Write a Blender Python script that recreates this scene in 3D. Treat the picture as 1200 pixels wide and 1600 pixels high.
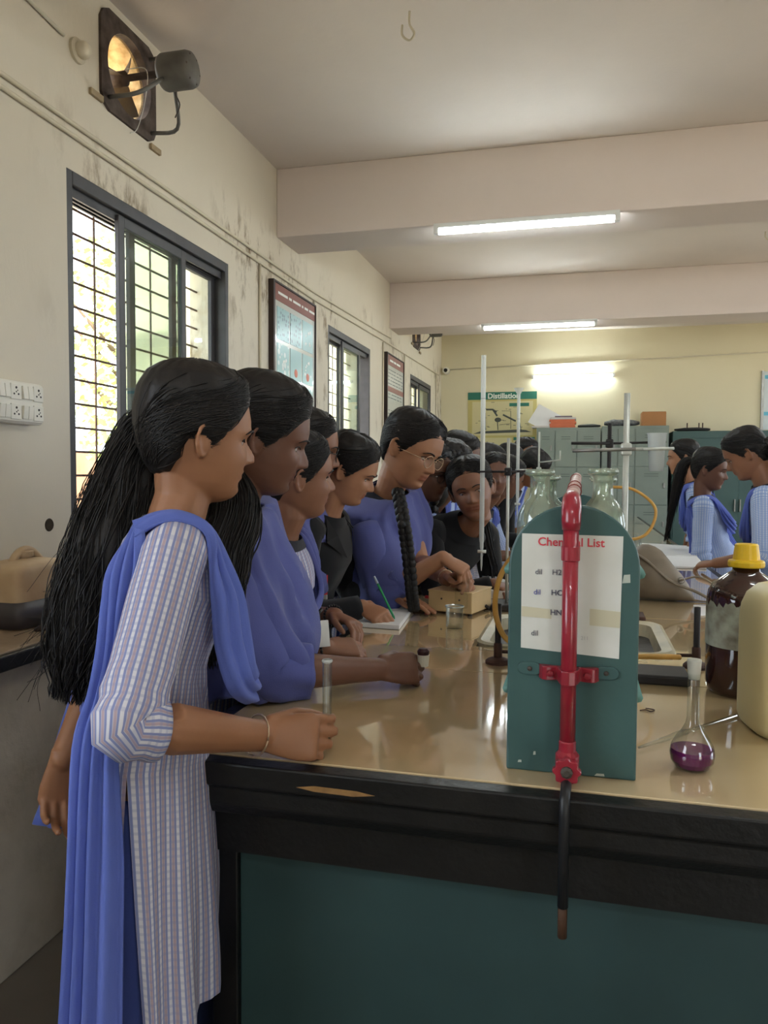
import bpy, bmesh, math, random
from mathutils import Vector, Matrix, Quaternion, noise
rnd = random.Random(7)
for o in list(bpy.data.objects): bpy.data.objects.remove(o, do_unlink=True)
SC = bpy.context.scene
COL = SC.collection
V = Vector
# ------------------------------------------------------------------ camera
EYE = V((0, 0, 1.37))
_y, _p, _r = math.radians(14.3), math.radians(2.78), math.radians(0.3)
FWD = V((-math.sin(_y)*math.cos(_p), math.cos(_y)*math.cos(_p), -math.sin(_p)))
_ri = V((math.cos(_y), math.sin(_y), 0)); _up = _ri.cross(FWD)
RGT = _ri*math.cos(_r) + _up*math.sin(_r); UPV = _up*math.cos(_r) - _ri*math.sin(_r)
cd = bpy.data.cameras.new('camera'); cam = bpy.data.objects.new('camera', cd); COL.objects.link(cam)
cd.sensor_fit = 'VERTICAL'; cd.sensor_height = 36.0; cd.sensor_width = 27.0; cd.lens = 27.0
cd.clip_start = 0.02; cd.clip_end = 200
cam.matrix_world = Matrix(((RGT.x, UPV.x, -FWD.x, EYE.x), (RGT.y, UPV.y, -FWD.y, EYE.y), (RGT.z, UPV.z, -FWD.z, EYE.z), (0, 0, 0, 1)))
SC.camera = cam
def PX(px, py, D=None, X=None, Y=None, Z=None):
    """the point of the room that a measured spot of the 1200x1600 photograph shows, at a known distance / coordinate"""
    d = FWD + RGT*((px-600)/1200.0) + UPV*((800-py)/1200.0)
    if X is not None: t = (X-EYE.x)/d.x
    elif Y is not None: t = (Y-EYE.y)/d.y
    elif Z is not None: t = (Z-EYE.z)/d.z
    else: t = D
    return EYE + d*t
# ------------------------------------------------------------------ world, sun, exposure
W = bpy.data.worlds.new('sky'); SC.world = W; W.use_nodes = True
wn = W.node_tree.nodes; wl = W.node_tree.links
wn['Background'].inputs['Color'].default_value = (0.80, 0.90, 1.0, 1); wn['Background'].inputs['Strength'].default_value = 4.2
sd = bpy.data.lights.new('sun', 'SUN'); sd.energy = 9.0; sd.angle = 0.01; sd.color = (1.0, 0.95, 0.87)
sun = bpy.data.objects.new('sun', sd); COL.objects.link(sun)
sun.rotation_euler = V((0.05, 0.62, -1.0)).to_track_quat('-Z', 'Y').to_euler()
SC.view_settings.view_transform = 'Standard'; SC.view_settings.look = 'None'
SC.view_settings.exposure = 0.98; SC.view_settings.gamma = 1.0; SC.view_settings.use_curve_mapping = False
# ------------------------------------------------------------------ materials
MATS = {}
def nd(nt, t, **kw):
    n = nt.nodes.new(t)
    for k, v in kw.items(): setattr(n, k, v)
    return n
def rgba(c): return (c[0], c[1], c[2], 1.0)
def srgb(r, g, b):
    def f(u):
        u /= 255.0
        return u/12.92 if u <= 0.04045 else ((u+0.055)/1.055)**2.4
    return (f(r), f(g), f(b))
def mat(name, col, rough=0.5, metal=0.0, var=0.0, vscale=8.0, bump=0.0, bscale=40.0, col2=None, spec=0.5, stretch=None, coat=0.0, trans=0.0, ior=1.45):
    """procedural: base colour mottled by noise towards col2, optional bump"""
    if name in MATS: return MATS[name]
    m = bpy.data.materials.new(name); m.use_nodes = True; nt = m.node_tree
    b = nt.nodes['Principled BSDF']
    b.inputs['Base Color'].default_value = rgba(col); b.inputs['Roughness'].default_value = rough
    b.inputs['Metallic'].default_value = metal; b.inputs['Specular IOR Level'].default_value = spec
    b.inputs['Coat Weight'].default_value = coat; b.inputs['Transmission Weight'].default_value = trans; b.inputs['IOR'].default_value = ior
    tc = nd(nt, 'ShaderNodeTexCoord'); mp = nd(nt, 'ShaderNodeMapping')
    nt.links.new(tc.outputs['Object'], mp.inputs['Vector'])
    if stretch: mp.inputs['Scale'].default_value = stretch
    if var > 0 or col2:
        n = nd(nt, 'ShaderNodeTexNoise'); n.inputs['Scale'].default_value = vscale; n.inputs['Detail'].default_value = 5
        nt.links.new(mp.outputs['Vector'], n.inputs['Vector'])
        mx = nd(nt, 'ShaderNodeMix', data_type='RGBA')
        c2 = col2 if col2 else tuple(max(0, c*(1-var)) for c in col)
        mx.inputs['A'].default_value = rgba(col); mx.inputs['B'].default_value = rgba(c2)
        rp = nd(nt, 'ShaderNodeMapRange'); rp.inputs['From Min'].default_value = 0.35; rp.inputs['From Max'].default_value = 0.68
        nt.links.new(n.outputs['Fac'], rp.inputs['Value']); nt.links.new(rp.outputs['Result'], mx.inputs['Factor'])
        nt.links.new(mx.outputs['Result'], b.inputs['Base Color'])
    if bump > 0:
        n2 = nd(nt, 'ShaderNodeTexNoise'); n2.inputs['Scale'].default_value = bscale; n2.inputs['Detail'].default_value = 4
        nt.links.new(mp.outputs['Vector'], n2.inputs['Vector'])
        bp = nd(nt, 'ShaderNodeBump'); bp.inputs['Strength'].default_value = bump; bp.inputs['Distance'].default_value = 0.01
        nt.links.new(n2.outputs['Fac'], bp.inputs['Height']); nt.links.new(bp.outputs['Normal'], b.inputs['Normal'])
    MATS[name] = m
    return m
def emat(name, col, strength):
    if name in MATS: return MATS[name]
    m = bpy.data.materials.new(name); m.use_nodes = True; nt = m.node_tree
    b = nt.nodes['Principled BSDF']; b.inputs['Base Color'].default_value = rgba(col)
    b.inputs['Emission Color'].default_value = rgba(col); b.inputs['Emission Strength'].default_value = strength
    MATS[name] = m; return m
def glassmat(name, tint=(1, 1, 1), edge=(0.5, 0.55, 0.52), refl=0.08, rough=0.02, haze=0.0, hazecol=(0.8, 0.85, 0.85)):
    """thin clear glass: see-through with fresnel gloss, darker where seen edge-on"""
    if name in MATS: return MATS[name]
    m = bpy.data.materials.new(name); m.use_nodes = True; nt = m.node_tree
    nt.nodes.remove(nt.nodes['Principled BSDF']); out = nt.nodes['Material Output']
    lw = nd(nt, 'ShaderNodeLayerWeight'); lw.inputs['Blend'].default_value = 0.35
    cm = nd(nt, 'ShaderNodeMix', data_type='RGBA'); cm.inputs['A'].default_value = rgba(tint); cm.inputs['B'].default_value = rgba(edge)
    nt.links.new(lw.outputs['Facing'], cm.inputs['Factor'])
    tr = nd(nt, 'ShaderNodeBsdfTransparent'); nt.links.new(cm.outputs['Result'], tr.inputs['Color'])
    gl = nd(nt, 'ShaderNodeBsdfGlossy'); gl.inputs['Roughness'].default_value = rough; gl.inputs['Color'].default_value = (0.9, 0.9, 0.9, 1)
    pw = nd(nt, 'ShaderNodeMath', operation='POWER'); pw.inputs[1].default_value = 5.0
    lf = nd(nt, 'ShaderNodeLayerWeight'); lf.inputs['Blend'].default_value = 0.5
    nt.links.new(lf.outputs['Facing'], pw.inputs[0])
    ad = nd(nt, 'ShaderNodeMath', operation='MULTIPLY_ADD', use_clamp=True); ad.inputs[1].default_value = 0.6; ad.inputs[2].default_value = refl
    nt.links.new(pw.outputs[0], ad.inputs[0])
    s = nd(nt, 'ShaderNodeMixShader'); nt.links.new(ad.outputs[0], s.inputs[0]); nt.links.new(tr.outputs[0], s.inputs[1]); nt.links.new(gl.outputs[0], s.inputs[2])
    last = s
    if haze > 0:
        df = nd(nt, 'ShaderNodeBsdfDiffuse'); df.inputs['Color'].default_value = rgba(hazecol)
        s2 = nd(nt, 'ShaderNodeMixShader'); s2.inputs[0].default_value = haze
        nt.links.new(s.outputs[0], s2.inputs[1]); nt.links.new(df.outputs[0], s2.inputs[2]); last = s2
    nt.links.new(last.outputs[0], out.inputs['Surface'])
    MATS[name] = m; return m
# ------------------------------------------------------------------ mesh helpers
def frame_of(d, up=V((0, 0, 1))):
    d = d.normalized()
    if abs(d.dot(up)) > 0.98: up = V((0, 1, 0))
    s = d.cross(up).normalized(); u = s.cross(d).normalized()
    return s, u
class G:
    def __init__(s): s.v = []; s.f = []; s.uv = {}; s.mi = []; s.cur = 0
    def face(s, idx, uv=None):
        if uv: s.uv[len(s.f)] = uv
        s.f.append(tuple(idx)); s.mi.append(s.cur)
    def box(s, x0, x1, y0, y1, z0, z1, M=None):
        b = len(s.v)
        for z in (z0, z1):
            for (x, y) in ((x0, y0), (x1, y0), (x1, y1), (x0, y1)):
                p = V((x, y, z)); s.v.append(M @ p if M else p)
        for q in ((0, 3, 2, 1), (4, 5, 6, 7), (0, 1, 5, 4), (1, 2, 6, 5), (2, 3, 7, 6), (3, 0, 4, 7)): s.face([b+i for i in q])
        return s
    def loft(s, rings, closed=True, cap0=True, cap1=True, uvs=None, flip=False):
        n = len(rings[0]); base = len(s.v)
        for r in rings: s.v.extend([V(p) for p in r])
        for i in range(len(rings)-1):
            for j in range(n if closed else n-1):
                k = (j+1) % n
                q = [base+i*n+j, base+i*n+k, base+(i+1)*n+k, base+(i+1)*n+j]
                uv = None
                if uvs:
                    jj = j+1
                    uv = [uvs[i][j], uvs[i][jj], uvs[i+1][jj], uvs[i+1][j]]
                if flip: q.reverse(); uv = uv and uv[::-1]
                s.face(q, uv)
        if closed and cap0: s.face([base+j for j in (range(n) if flip else reversed(range(n)))])
        if closed and cap1: s.face([base+(len(rings)-1)*n+j for j in (reversed(range(n)) if flip else range(n))])
        return s
    def tube(s, path, r, n=8, caps=True, flat=1.0, up=V((0, 0, 1)), M=None):
        path = [V(p) for p in path]
        if M: path = [M @ p for p in path]
        rr = r if isinstance(r, (list, tuple)) else [r]*len(path)
        rings = []; prev = None
        for i, p in enumerate(path):
            d = (path[min(i+1, len(path)-1)] - path[max(i-1, 0)])
            if d.length < 1e-9: d = V((0, 0, 1))
            d.normalize()
            if prev is None: sx, u = frame_of(d, up)
            else:
                sx = (prev - d*prev.dot(d))
                if sx.length < 1e-6: sx, u = frame_of(d, up)
                sx.normalize(); u = sx.cross(d).normalized()
            prev = sx
            rings.append([p + sx*(rr[i]*math.cos(2*math.pi*j/n)) + u*(rr[i]*flat*math.sin(2*math.pi*j/n)) for j in range(n)])
        s.loft(rings, True, caps, caps, flip=True); return s
    def capsule(s, path, rr, n=10, flat=1.0, up=V((0, 0, 1))):
        """tube with rounded ends"""
        path = [V(p) for p in path]; rr = list(rr) if isinstance(rr, (list, tuple)) else [rr]*len(path)
        d0 = (path[0]-path[1]).normalized(); d1 = (path[-1]-path[-2]).normalized()
        P = [path[0]+d0*rr[0]*c for c in (0.97, 0.75, 0.4)] + path + [path[-1]+d1*rr[-1]*c for c in (0.4, 0.75, 0.97)]
        R = [rr[0]*c for c in (0.22, 0.66, 0.92)] + rr + [rr[-1]*c for c in (0.92, 0.66, 0.22)]
        return s.tube(P, R, n, True, flat, up)
    def lathe(s, prof, n=20, at=(0, 0, 0), M=None, cap=False):
        c = V(at); rings = []
        for (r, z) in prof:
            ring = []
            for j in range(n):
                p = V((r*math.cos(2*math.pi*j/n), r*math.sin(2*math.pi*j/n), z))
                ring.append((M @ p if M else p) + c)
            rings.append(ring)
        s.loft(rings, True, cap, cap); return s
    def ball(s, c, r, n=12, m=8, sc=(1, 1, 1), R=None):
        c = V(c); rings = []
        for i in range(m+1):
            a = -math.pi/2 + math.pi*i/m
            a = max(-1.53, min(1.53, a)); ring = []
            for j in range(n):
                p = V((r*sc[0]*math.cos(a)*math.cos(2*math.pi*j/n), r*sc[1]*math.cos(a)*math.sin(2*math.pi*j/n), r*sc[2]*math.sin(a)))
                ring.append((R @ p if R else p)+c)
            rings.append(ring)
        s.loft(rings); return s
    def grid(s, pts, uvs=None):
        """open sheet from rows of points"""
        n = len(pts[0]); b = len(s.v)
        for r in pts: s.v.extend([V(p) for p in r])
        for i in range(len(pts)-1):
            for j in range(n-1):
                uv = [uvs[i][j], uvs[i][j+1], uvs[i+1][j+1], uvs[i+1][j]] if uvs else None
                s.face([b+i*n+j, b+i*n+j+1, b+(i+1)*n+j+1, b+(i+1)*n+j], uv)
        return s
    def quad(s, a, b_, c, d, uv=None):
        b = len(s.v); s.v += [V(a), V(b_), V(c), V(d)]; s.face([b, b+1, b+2, b+3], uv); return s
    def poly(s, pts, h):
        """extrude a flat outline by the vector h"""
        b = len(s.v); n = len(pts); h = V(h)
        s.v += [V(p) for p in pts] + [V(p)+h for p in pts]
        s.face(list(reversed(range(b, b+n)))); s.face(list(range(b+n, b+2*n)))
        for j in range(n):
            k = (j+1) % n; s.face([b+j, b+k, b+n+k, b+n+j])
        return s
def mesh_of(g, name, mats, smooth=False):
    me = bpy.data.meshes.new(name)
    me.from_pydata([tuple(p) for p in g.v], [], g.f)
    mats = mats if isinstance(mats, (list, tuple)) else [mats]
    for m in mats: me.materials.append(m)
    if len(mats) > 1:
        for i, p in enumerate(me.polygons): p.material_index = g.mi[i]
    if g.uv:
        ul = me.uv_layers.new(name='UVMap')
        for pi, uv in g.uv.items():
            p = me.polygons[pi]
            for k, li in enumerate(p.loop_indices): ul.data[li].uv = uv[k]
    if smooth: me.polygons.foreach_set('use_smooth', [True]*len(me.polygons))
    me.update(); return me
def root_inv(root): return Matrix.Translation(root.location).inverted()
def put(me, name, parent=None, inv=None):
    o = bpy.data.objects.new(name, me); COL.objects.link(o)
    if parent is not None:
        o.parent = parent; o.matrix_parent_inverse = inv if inv is not None else world_inv(parent)
    else:
        vs = me.vertices
        if len(vs):
            xs = [v.co.x for v in vs]; ys = [v.co.y for v in vs]; zs = [v.co.z for v in vs]
            c = V(((min(xs)+max(xs))/2, (min(ys)+max(ys))/2, min(zs)))
            me.transform(Matrix.Translation(-c)); o.location = c
    return o
def world_inv(o):
    m = Matrix.Identity(4); 
    while o is not None:
        m = (o.matrix_parent_inverse if o.parent else Matrix.Identity(4)) @ Matrix.LocRotScale(o.location, o.rotation_euler, o.scale) @ m
        o = o.parent
    return m.inverted()
def part(name, g, m, parent=None, smooth=False, bevel=0.0, seg=2, label=None, weld=False):
    me = mesh_of(g, name, m, smooth)
    if bevel > 0 or weld:
        bm = bmesh.new(); bm.from_mesh(me)
        if weld: bmesh.ops.remove_doubles(bm, verts=bm.verts, dist=1e-5)
        if bevel > 0:
            ed = [e for e in bm.edges if len(e.link_faces) == 2 and e.calc_face_angle(0) > 0.5]
            bmesh.ops.bevel(bm, geom=ed, offset=bevel, segments=seg, affect='EDGES', profile=0.5, clamp_overlap=True)
        bm.to_mesh(me); bm.free()
    o = put(me, name, parent)
    if label: o['label'] = label
    return o
def tag(o, label, cat, group=None, kind=None):
    o['label'] = label; o['category'] = cat
    if group: o['group'] = group
    if kind: o['kind'] = kind
    return o
def struct(o): o['kind'] = 'structure'; return o
def empty(name, loc, label, cat, group=None):
    o = bpy.data.objects.new(name, None); COL.objects.link(o); o.location = V(loc); o.empty_display_size = 0.05
    return tag(o, label, cat, group)
def text_mesh(body, size, name, m, parent, origin, xdir, ydir, bold=0.0, align='LEFT', depth=0.0004, sx=1.0, shear=0.0):
    c = bpy.data.curves.new(name, 'FONT'); c.body = body; c.size = size; c.align_x = align; c.offset = bold; c.extrude = depth; c.shear = shear; c.resolution_u = 3
    t = bpy.data.objects.new(name, c); COL.objects.link(t)
    dg = bpy.context.evaluated_depsgraph_get(); dg.update()
    me = bpy.data.meshes.new_from_object(t.evaluated_get(dg)); bpy.data.objects.remove(t, do_unlink=True)
    x = V(xdir).normalized()*sx; y = V(ydir).normalized(); z = V(xdir).normalized().cross(y); o = V(origin)
    me.transform(Matrix(((x.x, y.x, z.x, o.x), (x.y, y.y, z.y, o.y), (x.z, y.z, z.z, o.z), (0, 0, 0, 1))))
    me.materials.clear(); me.materials.append(m)
    return put(me, name, parent)
def smoothcurve(pts, n=8, close=False):
    """Catmull-Rom through the points"""
    pts = [V(p) for p in pts]; out = []
    P = [pts[0]*2-pts[1]] + pts + [pts[-1]*2-pts[-2]]
    for i in range(1, len(P)-2):
        for k in range(n):
            t = k/n; a, b, c, d = P[i-1], P[i], P[i+1], P[i+2]
            out.append(0.5*((2*b)+(c-a)*t+(2*a-5*b+4*c-d)*t*t+(3*b-a-3*c+d)*t*t*t))
    out.append(pts[-1].copy()); return out
# ------------------------------------------------------------------ room shell
XL, XR, YB, YF, ZC = -1.86, 4.6, 10.42, -2.6, 3.262
WT = 0.23
def wall_mat(name, col, col2, stain, z_lo, z_hi, y_lo, amount):
    m = bpy.data.materials.new(name); m.use_nodes = True; nt = m.node_tree; b = nt.nodes['Principled BSDF']
    b.inputs['Roughness'].default_value = 0.75; b.inputs['Specular IOR Level'].default_value = 0.25
    ge = nd(nt, 'ShaderNodeNewGeometry')
    n1 = nd(nt, 'ShaderNodeTexNoise'); n1.inputs['Scale'].default_value = 1.6; n1.inputs['Detail'].default_value = 6
    nt.links.new(ge.outputs['Position'], n1.inputs['Vector'])
    mx = nd(nt, 'ShaderNodeMix', data_type='RGBA'); mx.inputs['A'].default_value = rgba(col); mx.inputs['B'].default_value = rgba(col2)
    nt.links.new(n1.outputs['Fac'], mx.inputs['Factor'])
    # damp and mould stains: patchy, in a band under the conduit
    n2 = nd(nt, 'ShaderNodeTexNoise'); n2.inputs['Scale'].default_value = 7.0; n2.inputs['Detail'].default_value = 8; n2.inputs['Roughness'].default_value = 0.7
    ms_ = nd(nt, 'ShaderNodeMapping'); ms_.inputs['Scale'].default_value = (1, 1.3, .55); nt.links.new(ge.outputs['Position'], ms_.inputs['Vector']); nt.links.new(ms_.outputs['Vector'], n2.inputs['Vector'])
    r2 = nd(nt, 'ShaderNodeMapRange'); r2.inputs['From Min'].default_value = 0.50; r2.inputs['From Max'].default_value = 0.64
    nt.links.new(n2.outputs['Fac'], r2.inputs['Value'])
    sp = nd(nt, 'ShaderNodeSeparateXYZ'); nt.links.new(ge.outputs['Position'], sp.inputs[0])
    def ramp(sock, a, b_):
        r = nd(nt, 'ShaderNodeMapRange', interpolation_type='SMOOTHSTEP'); r.inputs['From Min'].default_value = a; r.inputs['From Max'].default_value = b_
        nt.links.new(sock, r.inputs['Value']); return r.outputs['Result']
    def mul(a, c):
        k = nd(nt, 'ShaderNodeMath', operation='MULTIPLY')
        nt.links.new(a, k.inputs[0])
        if isinstance(c, float): k.inputs[1].default_value = c
        else: nt.links.new(c, k.inputs[1])
        return k.outputs[0]
    band = mul(ramp(sp.outputs['Z'], z_lo, z_lo+0.35), ramp(sp.outputs['Z'], z_hi, z_hi-0.3))
    n3 = nd(nt, 'ShaderNodeTexNoise'); n3.inputs['Scale'].default_value = 1.3; n3.inputs['Detail'].default_value = 3
    nt.links.new(ge.outputs['Position'], n3.inputs['Vector'])
    big = ramp(n3.outputs['Fac'], 0.42, 0.62)
    fac = mul(mul(mul(band, ramp(sp.outputs['Y'], y_lo, y_lo+0.8)), mul(r2.outputs['Result'], big)), amount)
    ms = nd(nt, 'ShaderNodeMix', data_type='RGBA'); ms.inputs['B'].default_value = rgba(stain)
    nt.links.new(fac, ms.inputs['Factor']); nt.links.new(mx.outputs['Result'], ms.inputs['A'])
    nt.links.new(ms.outputs['Result'], b.inputs['Base Color'])
    bp = nd(nt, 'ShaderNodeBump'); bp.inputs['Strength'].default_value = 0.25; bp.inputs['Distance'].default_value = 0.01
    nt.links.new(n2.outputs['Fac'], bp.inputs['Height']); nt.links.new(bp.outputs['Normal'], b.inputs['Normal'])
    return m
M_WL = wall_mat('cream_wall_paint', srgb(222, 214, 196), srgb(210, 201, 182), srgb(112, 88, 50), 1.7, 2.95, 2.2, 1.0)
M_WB = wall_mat('back_wall_paint', srgb(222, 213, 182), srgb(214, 204, 172), srgb(150, 130, 90), 1.9, 2.95, 50.0, 0.0)
M_CEIL = mat('ceiling_distemper', srgb(224, 213, 203), 0.85, var=0.08, vscale=1.2, bump=0.1, bscale=25)
M_BEAM = mat('beam_distemper', srgb(226, 213, 205), 0.85, var=0.07, vscale=1.5, bump=0.1, bscale=25)
M_FLOOR = mat('floor_tile', srgb(120, 112, 102), 0.45, var=0.25, vscale=3)
M_EXTW = mat('exterior_plaster', srgb(228, 218, 190), 0.9, var=0.15, vscale=4, bump=0.3, bscale=30)
def cell_wall(name, axis, a0, a1, us, zs, holes, m):
    """wall as solid cells between breakpoints, leaving the openings free"""
    g = G(); eps = 1e-4
    for i in range(len(us)-1):
        # merge vertically where possible
        run = None
        for k in range(len(zs)):
            solid = k < len(zs)-1 and not any(h[0]-eps <= us[i] and us[i+1] <= h[1]+eps and h[2]-eps <= zs[k] and zs[k+1] <= h[3]+eps for h in holes)
            if solid and run is None: run = zs[k]
            if not solid and run is not None:
                if axis == 'x': g.box(a0, a1, us[i], us[i+1], run, zs[k])
                else: g.box(us[i], us[i+1], a0, a1, run, zs[k])
                run = None
    return struct(part(name, g, m))
WINS = [(2.515, 3.865), (5.56, 6.76), (8.45, 9.67)]
WZ0, WZ1 = 1.12, 2.50
FANS = [(2.925, 3.02), (8.75, 3.02)]; FH = 0.175
holes = [(a, b, WZ0, WZ1) for a, b in WINS] + [(y-FH, y+FH, z-FH, z+FH) for y, z in FANS] + [(-1.3, 0.3, WZ0, WZ1)]
us = sorted(set([YF-WT, YB+WT] + [h[0] for h in holes] + [h[1] for h in holes])); zs = sorted(set([0, ZC] + [h[2] for h in holes] + [h[3] for h in holes]))
cell_wall('wall_left', 'x', XL-WT, XL, us, zs, holes, M_WL)
struct(part('wall_back', G().box(XL, XR, YB, YB+WT, 0, ZC), M_WB))
rholes = [(2.5, 3.9, 1.0, 2.6), (5.4, 6.8, 1.0, 2.6), (8.3, 9.7, 1.0, 2.6)]
us = sorted(set([YF-WT, YB+WT] + [h[0] for h in rholes] + [h[1] for h in rholes]))
cell_wall('wall_right', 'x', XR, XR+WT, us, [0, 1.0, 2.6, ZC], rholes, M_WL)
fh = [(2.2, 3.4, 0.0, 2.2)]
cell_wall('wall_front', 'y', YF-WT, YF, [XL, 2.2, 3.4, XR], [0, 2.2, ZC], fh, M_WL)
struct(part('floor', G().box(XL-WT, XR+WT, YF-WT, YB+WT, -0.12, 0), M_FLOOR))
struct(part('ceiling', G().box(XL-WT, XR+WT, YF-WT, YB+WT, ZC, ZC+0.14), M_CEIL))
for i, (y0, y1, z) in enumerate(((4.55, 4.93, 2.845), (7.48, 7.86, 2.82), (1.60, 1.98, 2.845), (-1.35, -0.97, 2.845))):
    o = struct(part('ceiling_beam', G().box(XL, XR, y0, y1, z, ZC), M_BEAM, bevel=0.006))
# portals help the sampler find the daylight coming through the openings
def portal(name, c, sx, sy, rot):
    l = bpy.data.lights.new(name, 'AREA'); l.shape = 'RECTANGLE'; l.size = sx; l.size_y = sy; l.cycles.is_portal = True
    o = bpy.data.objects.new(name, l); COL.objects.link(o); o.location = c; o.rotation_euler = rot
for a, b in WINS + [(-1.3, 0.3)]: portal('window_portal', (XL-WT-0.02, (a+b)/2, (WZ0+WZ1)/2), WZ1-WZ0, b-a, (0, -math.pi/2, 0))
for h in rholes: portal('window_portal', (XR+WT+0.02, (h[0]+h[1])/2, 1.8), 1.6, h[1]-h[0], (0, math.pi/2, 0))
portal('window_portal', (2.8, YF-WT-0.02, 1.1), 1.2, 2.2, (math.pi/2, 0, 0))
# ------------------------------------------------------------------ windows
M_FRAME = mat('dark_aluminium', srgb(72, 71, 73), 0.5, metal=0.15, var=0.2, vscale=12)
M_BAR = mat('rusty_grille', srgb(96, 74, 62), 0.7, var=0.3, vscale=30)
M_PANE = glassmat('window_glass', (0.93, 0.96, 0.945), (0.7, 0.76, 0.74), 0.09, 0.01)
M_PANE2 = glassmat('tinted_window_glass', (0.72, 0.79, 0.76), (0.55, 0.62, 0.59), 0.10, 0.01)
def window(n, y0, y1, sashes, frame_m=M_FRAME, bars=True):
    z0, z1 = WZ0, WZ1; xf = XL-0.055
    r = bpy.data.objects.new('window_%d' % n, None); COL.objects.link(r); r.location = (XL, (y0+y1)/2, z0); struct(r)
    t = 0.045
    g = G(); g.box(xf-0.04, xf+0.055, y0, y0+t*0.8, z0, z1); part('frame_jamb', g, frame_m, r, bevel=0.003)
    g = G(); g.box(xf-0.04, xf+0.055, y1-t*0.8, y1, z0, z1); part('frame_jamb', g, frame_m, r, bevel=0.003)
    for za, zb in ((z1-t*1.1, z1), (z0, z0+t)):
        g = G(); g.box(xf-0.04, xf+0.05, y0+t*.8, y1-t*.8, za, zb)
        g.box(xf+0.05, xf+0.056, y0+t*.8, y1-t*.8, za, zb); part('frame_rail', g, frame_m, r, bevel=0.003)
    for k in range(3):   # sliding tracks under the head
        g = G(); g.box(xf-0.032+k*0.027, xf-0.022+k*0.027, y0+t*.8, y1-t*.8, z1-t*1.1-0.035, z1-t*1.1); part('track', g, frame_m, r)
    for (a, b, lane, gm) in sashes:
        x = xf-0.028+lane*0.027; w = 0.042; zt, zb = z1-t*1.1-0.01, z0+t
        g = G(); g.box(x, x+0.02, a, a+w, zb, zt); g.box(x, x+0.02, b-w, b, zb, zt); g.box(x, x+0.02, a+w, b-w, zt-w, zt); g.box(x, x+0.02, a+w, b-w, zb, zb+w)
        s = part('sash', g, frame_m, r, bevel=0.002)
        part('pane', G().box(x+0.008, x+0.012, a+w-0.004, b-w+0.004, zb+w-0.004, zt-w+0.004), gm, s)
    if bars:
        nb = 14
        for k in range(nb):
            z = z0+0.04+(z1-z0-0.08)*k/(nb-1)
            part('grille_bar', G().tube([(XL-0.19, y0, z), (XL-0.19, y1, z)], 0.0055, 6), M_BAR, r, smooth=True)
        nv = max(4, int((y1-y0)/0.21))
        for k in range(1, nv):
            y = y0+(y1-y0)*k/nv
            part('grille_bar', G().tube([(XL-0.2, y, z0), (XL-0.2, y, z1)], 0.0055, 6), M_BAR, r, smooth=True)
    part('sill', G().box(XL-WT-0.06, XL+0.012, y0-0.02, y1+0.02, z0-0.03, z0+0.002), M_WL, r, bevel=0.004)
    return r
window(1, 2.515, 3.865, [(2.86, 3.42, 2, M_PANE2), (2.98, 3.46, 1, M_PANE), (3.38, 3.83, 0, M_PANE)])
window(2, 5.56, 6.76, [(5.60, 6.06, 0, M_PANE), (5.95, 6.47, 2, M_PANE2)])
window(3, 8.45, 9.67, [(8.49, 9.1, 0, M_PANE), (9.0, 9.63, 2, M_PANE2)])
# ------------------------------------------------------------------ outdoors
M_GROUND = mat('dry_ground', srgb(200, 188, 168), 0.95, var=0.2, vscale=0.8)
struct(part('ground', G().box(-45, XL-WT, -30, 40, -0.3, -0.12), M_GROUND))
struct(part('ground', G().box(XR+WT, 40, -30, 40, -0.3, -0.12), M_GROUND))
struct(part('ground', G().box(XL-WT, XR+WT, -30, YF-WT, -0.3, -0.12), M_GROUND))
for y in (4.5, 7.4, 10.3, 1.1):
    struct(part('sunshade_fin', G().box(-2.95, XL-WT, y, y+0.16, 0.3, 3.3), M_EXTW))
struct(part('added_sunlit_beam', G().box(-3.1, XL-WT, 3.26, 3.5, 2.72, 3.9), M_EXTW))  # added outside to catch the sun behind the near fan opening
struct(part('added_sunlit_beam', G().box(-3.1, XL-WT, 9.1, 9.3, 2.72, 3.9), M_EXTW))  # same added sun-catching block for the far fan
M_BRICK = mat('brick_wall_far', srgb(176, 128, 96), 0.9, var=0.3, vscale=3)
o = part('boundary_wall', G().box(-9.2, -9.0, -6, 30, -0.12, 1.75), M_BRICK); struct(o)
M_LEAF = mat('tree_leaf', srgb(150, 172, 98), 0.6, col2=srgb(190, 200, 130), vscale=1.5)
M_BARK = mat('tree_bark', srgb(98, 80, 60), 0.9, var=0.3, vscale=10)
def tree(label, x, y, h, r, n, seed):
    q = random.Random(seed)
    t = empty('tree', (x, y, -0.12), label, 'tree', 'trees outside the windows')
    g = G(); g.tube(smoothcurve([(x, y, -0.12), (x+.1, y+.05, h*.35), (x-.05, y, h*.75)], 4), [0.13-0.008*k for k in range(9)], 8)
    for k in range(6):
        a = q.uniform(0, 6.28); g.tube([(x, y, h*(.4+.05*k)), (x+math.cos(a)*r*.6, y+math.sin(a)*r*.6, h*(.55+.06*k))], [0.045, 0.015], 5)
    part('trunk', g, M_BARK, t, smooth=True)
    g = G()
    for k in range(n):
        while True:
            p = V((q.uniform(-1, 1), q.uniform(-1, 1), q.uniform(-1, 1)))
            if p.length < 1 and noise.noise(p*2.3+V((seed, 0, 0))) > -0.12: break
        c = V((x+p.x*r, y+p.y*r, h*.68+p.z*h*.36))
        a = V((q.uniform(-1, 1), q.uniform(-1, 1), q.uniform(-1, .4))).normalized(); b = a.orthogonal().normalized(); L = q.uniform(.06, .13); w = L*.38
        g.quad(c, c+a*L*.5+b*w, c+a*L, c+a*L*.5-b*w)
    f = part('foliage', g, M_LEAF, t); f['kind'] = 'stuff'
tree('leafy tree outside the near window, left of its sliding panes', -5.4, 8.6, 4.3, 1.2, 2600, 3)
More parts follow.
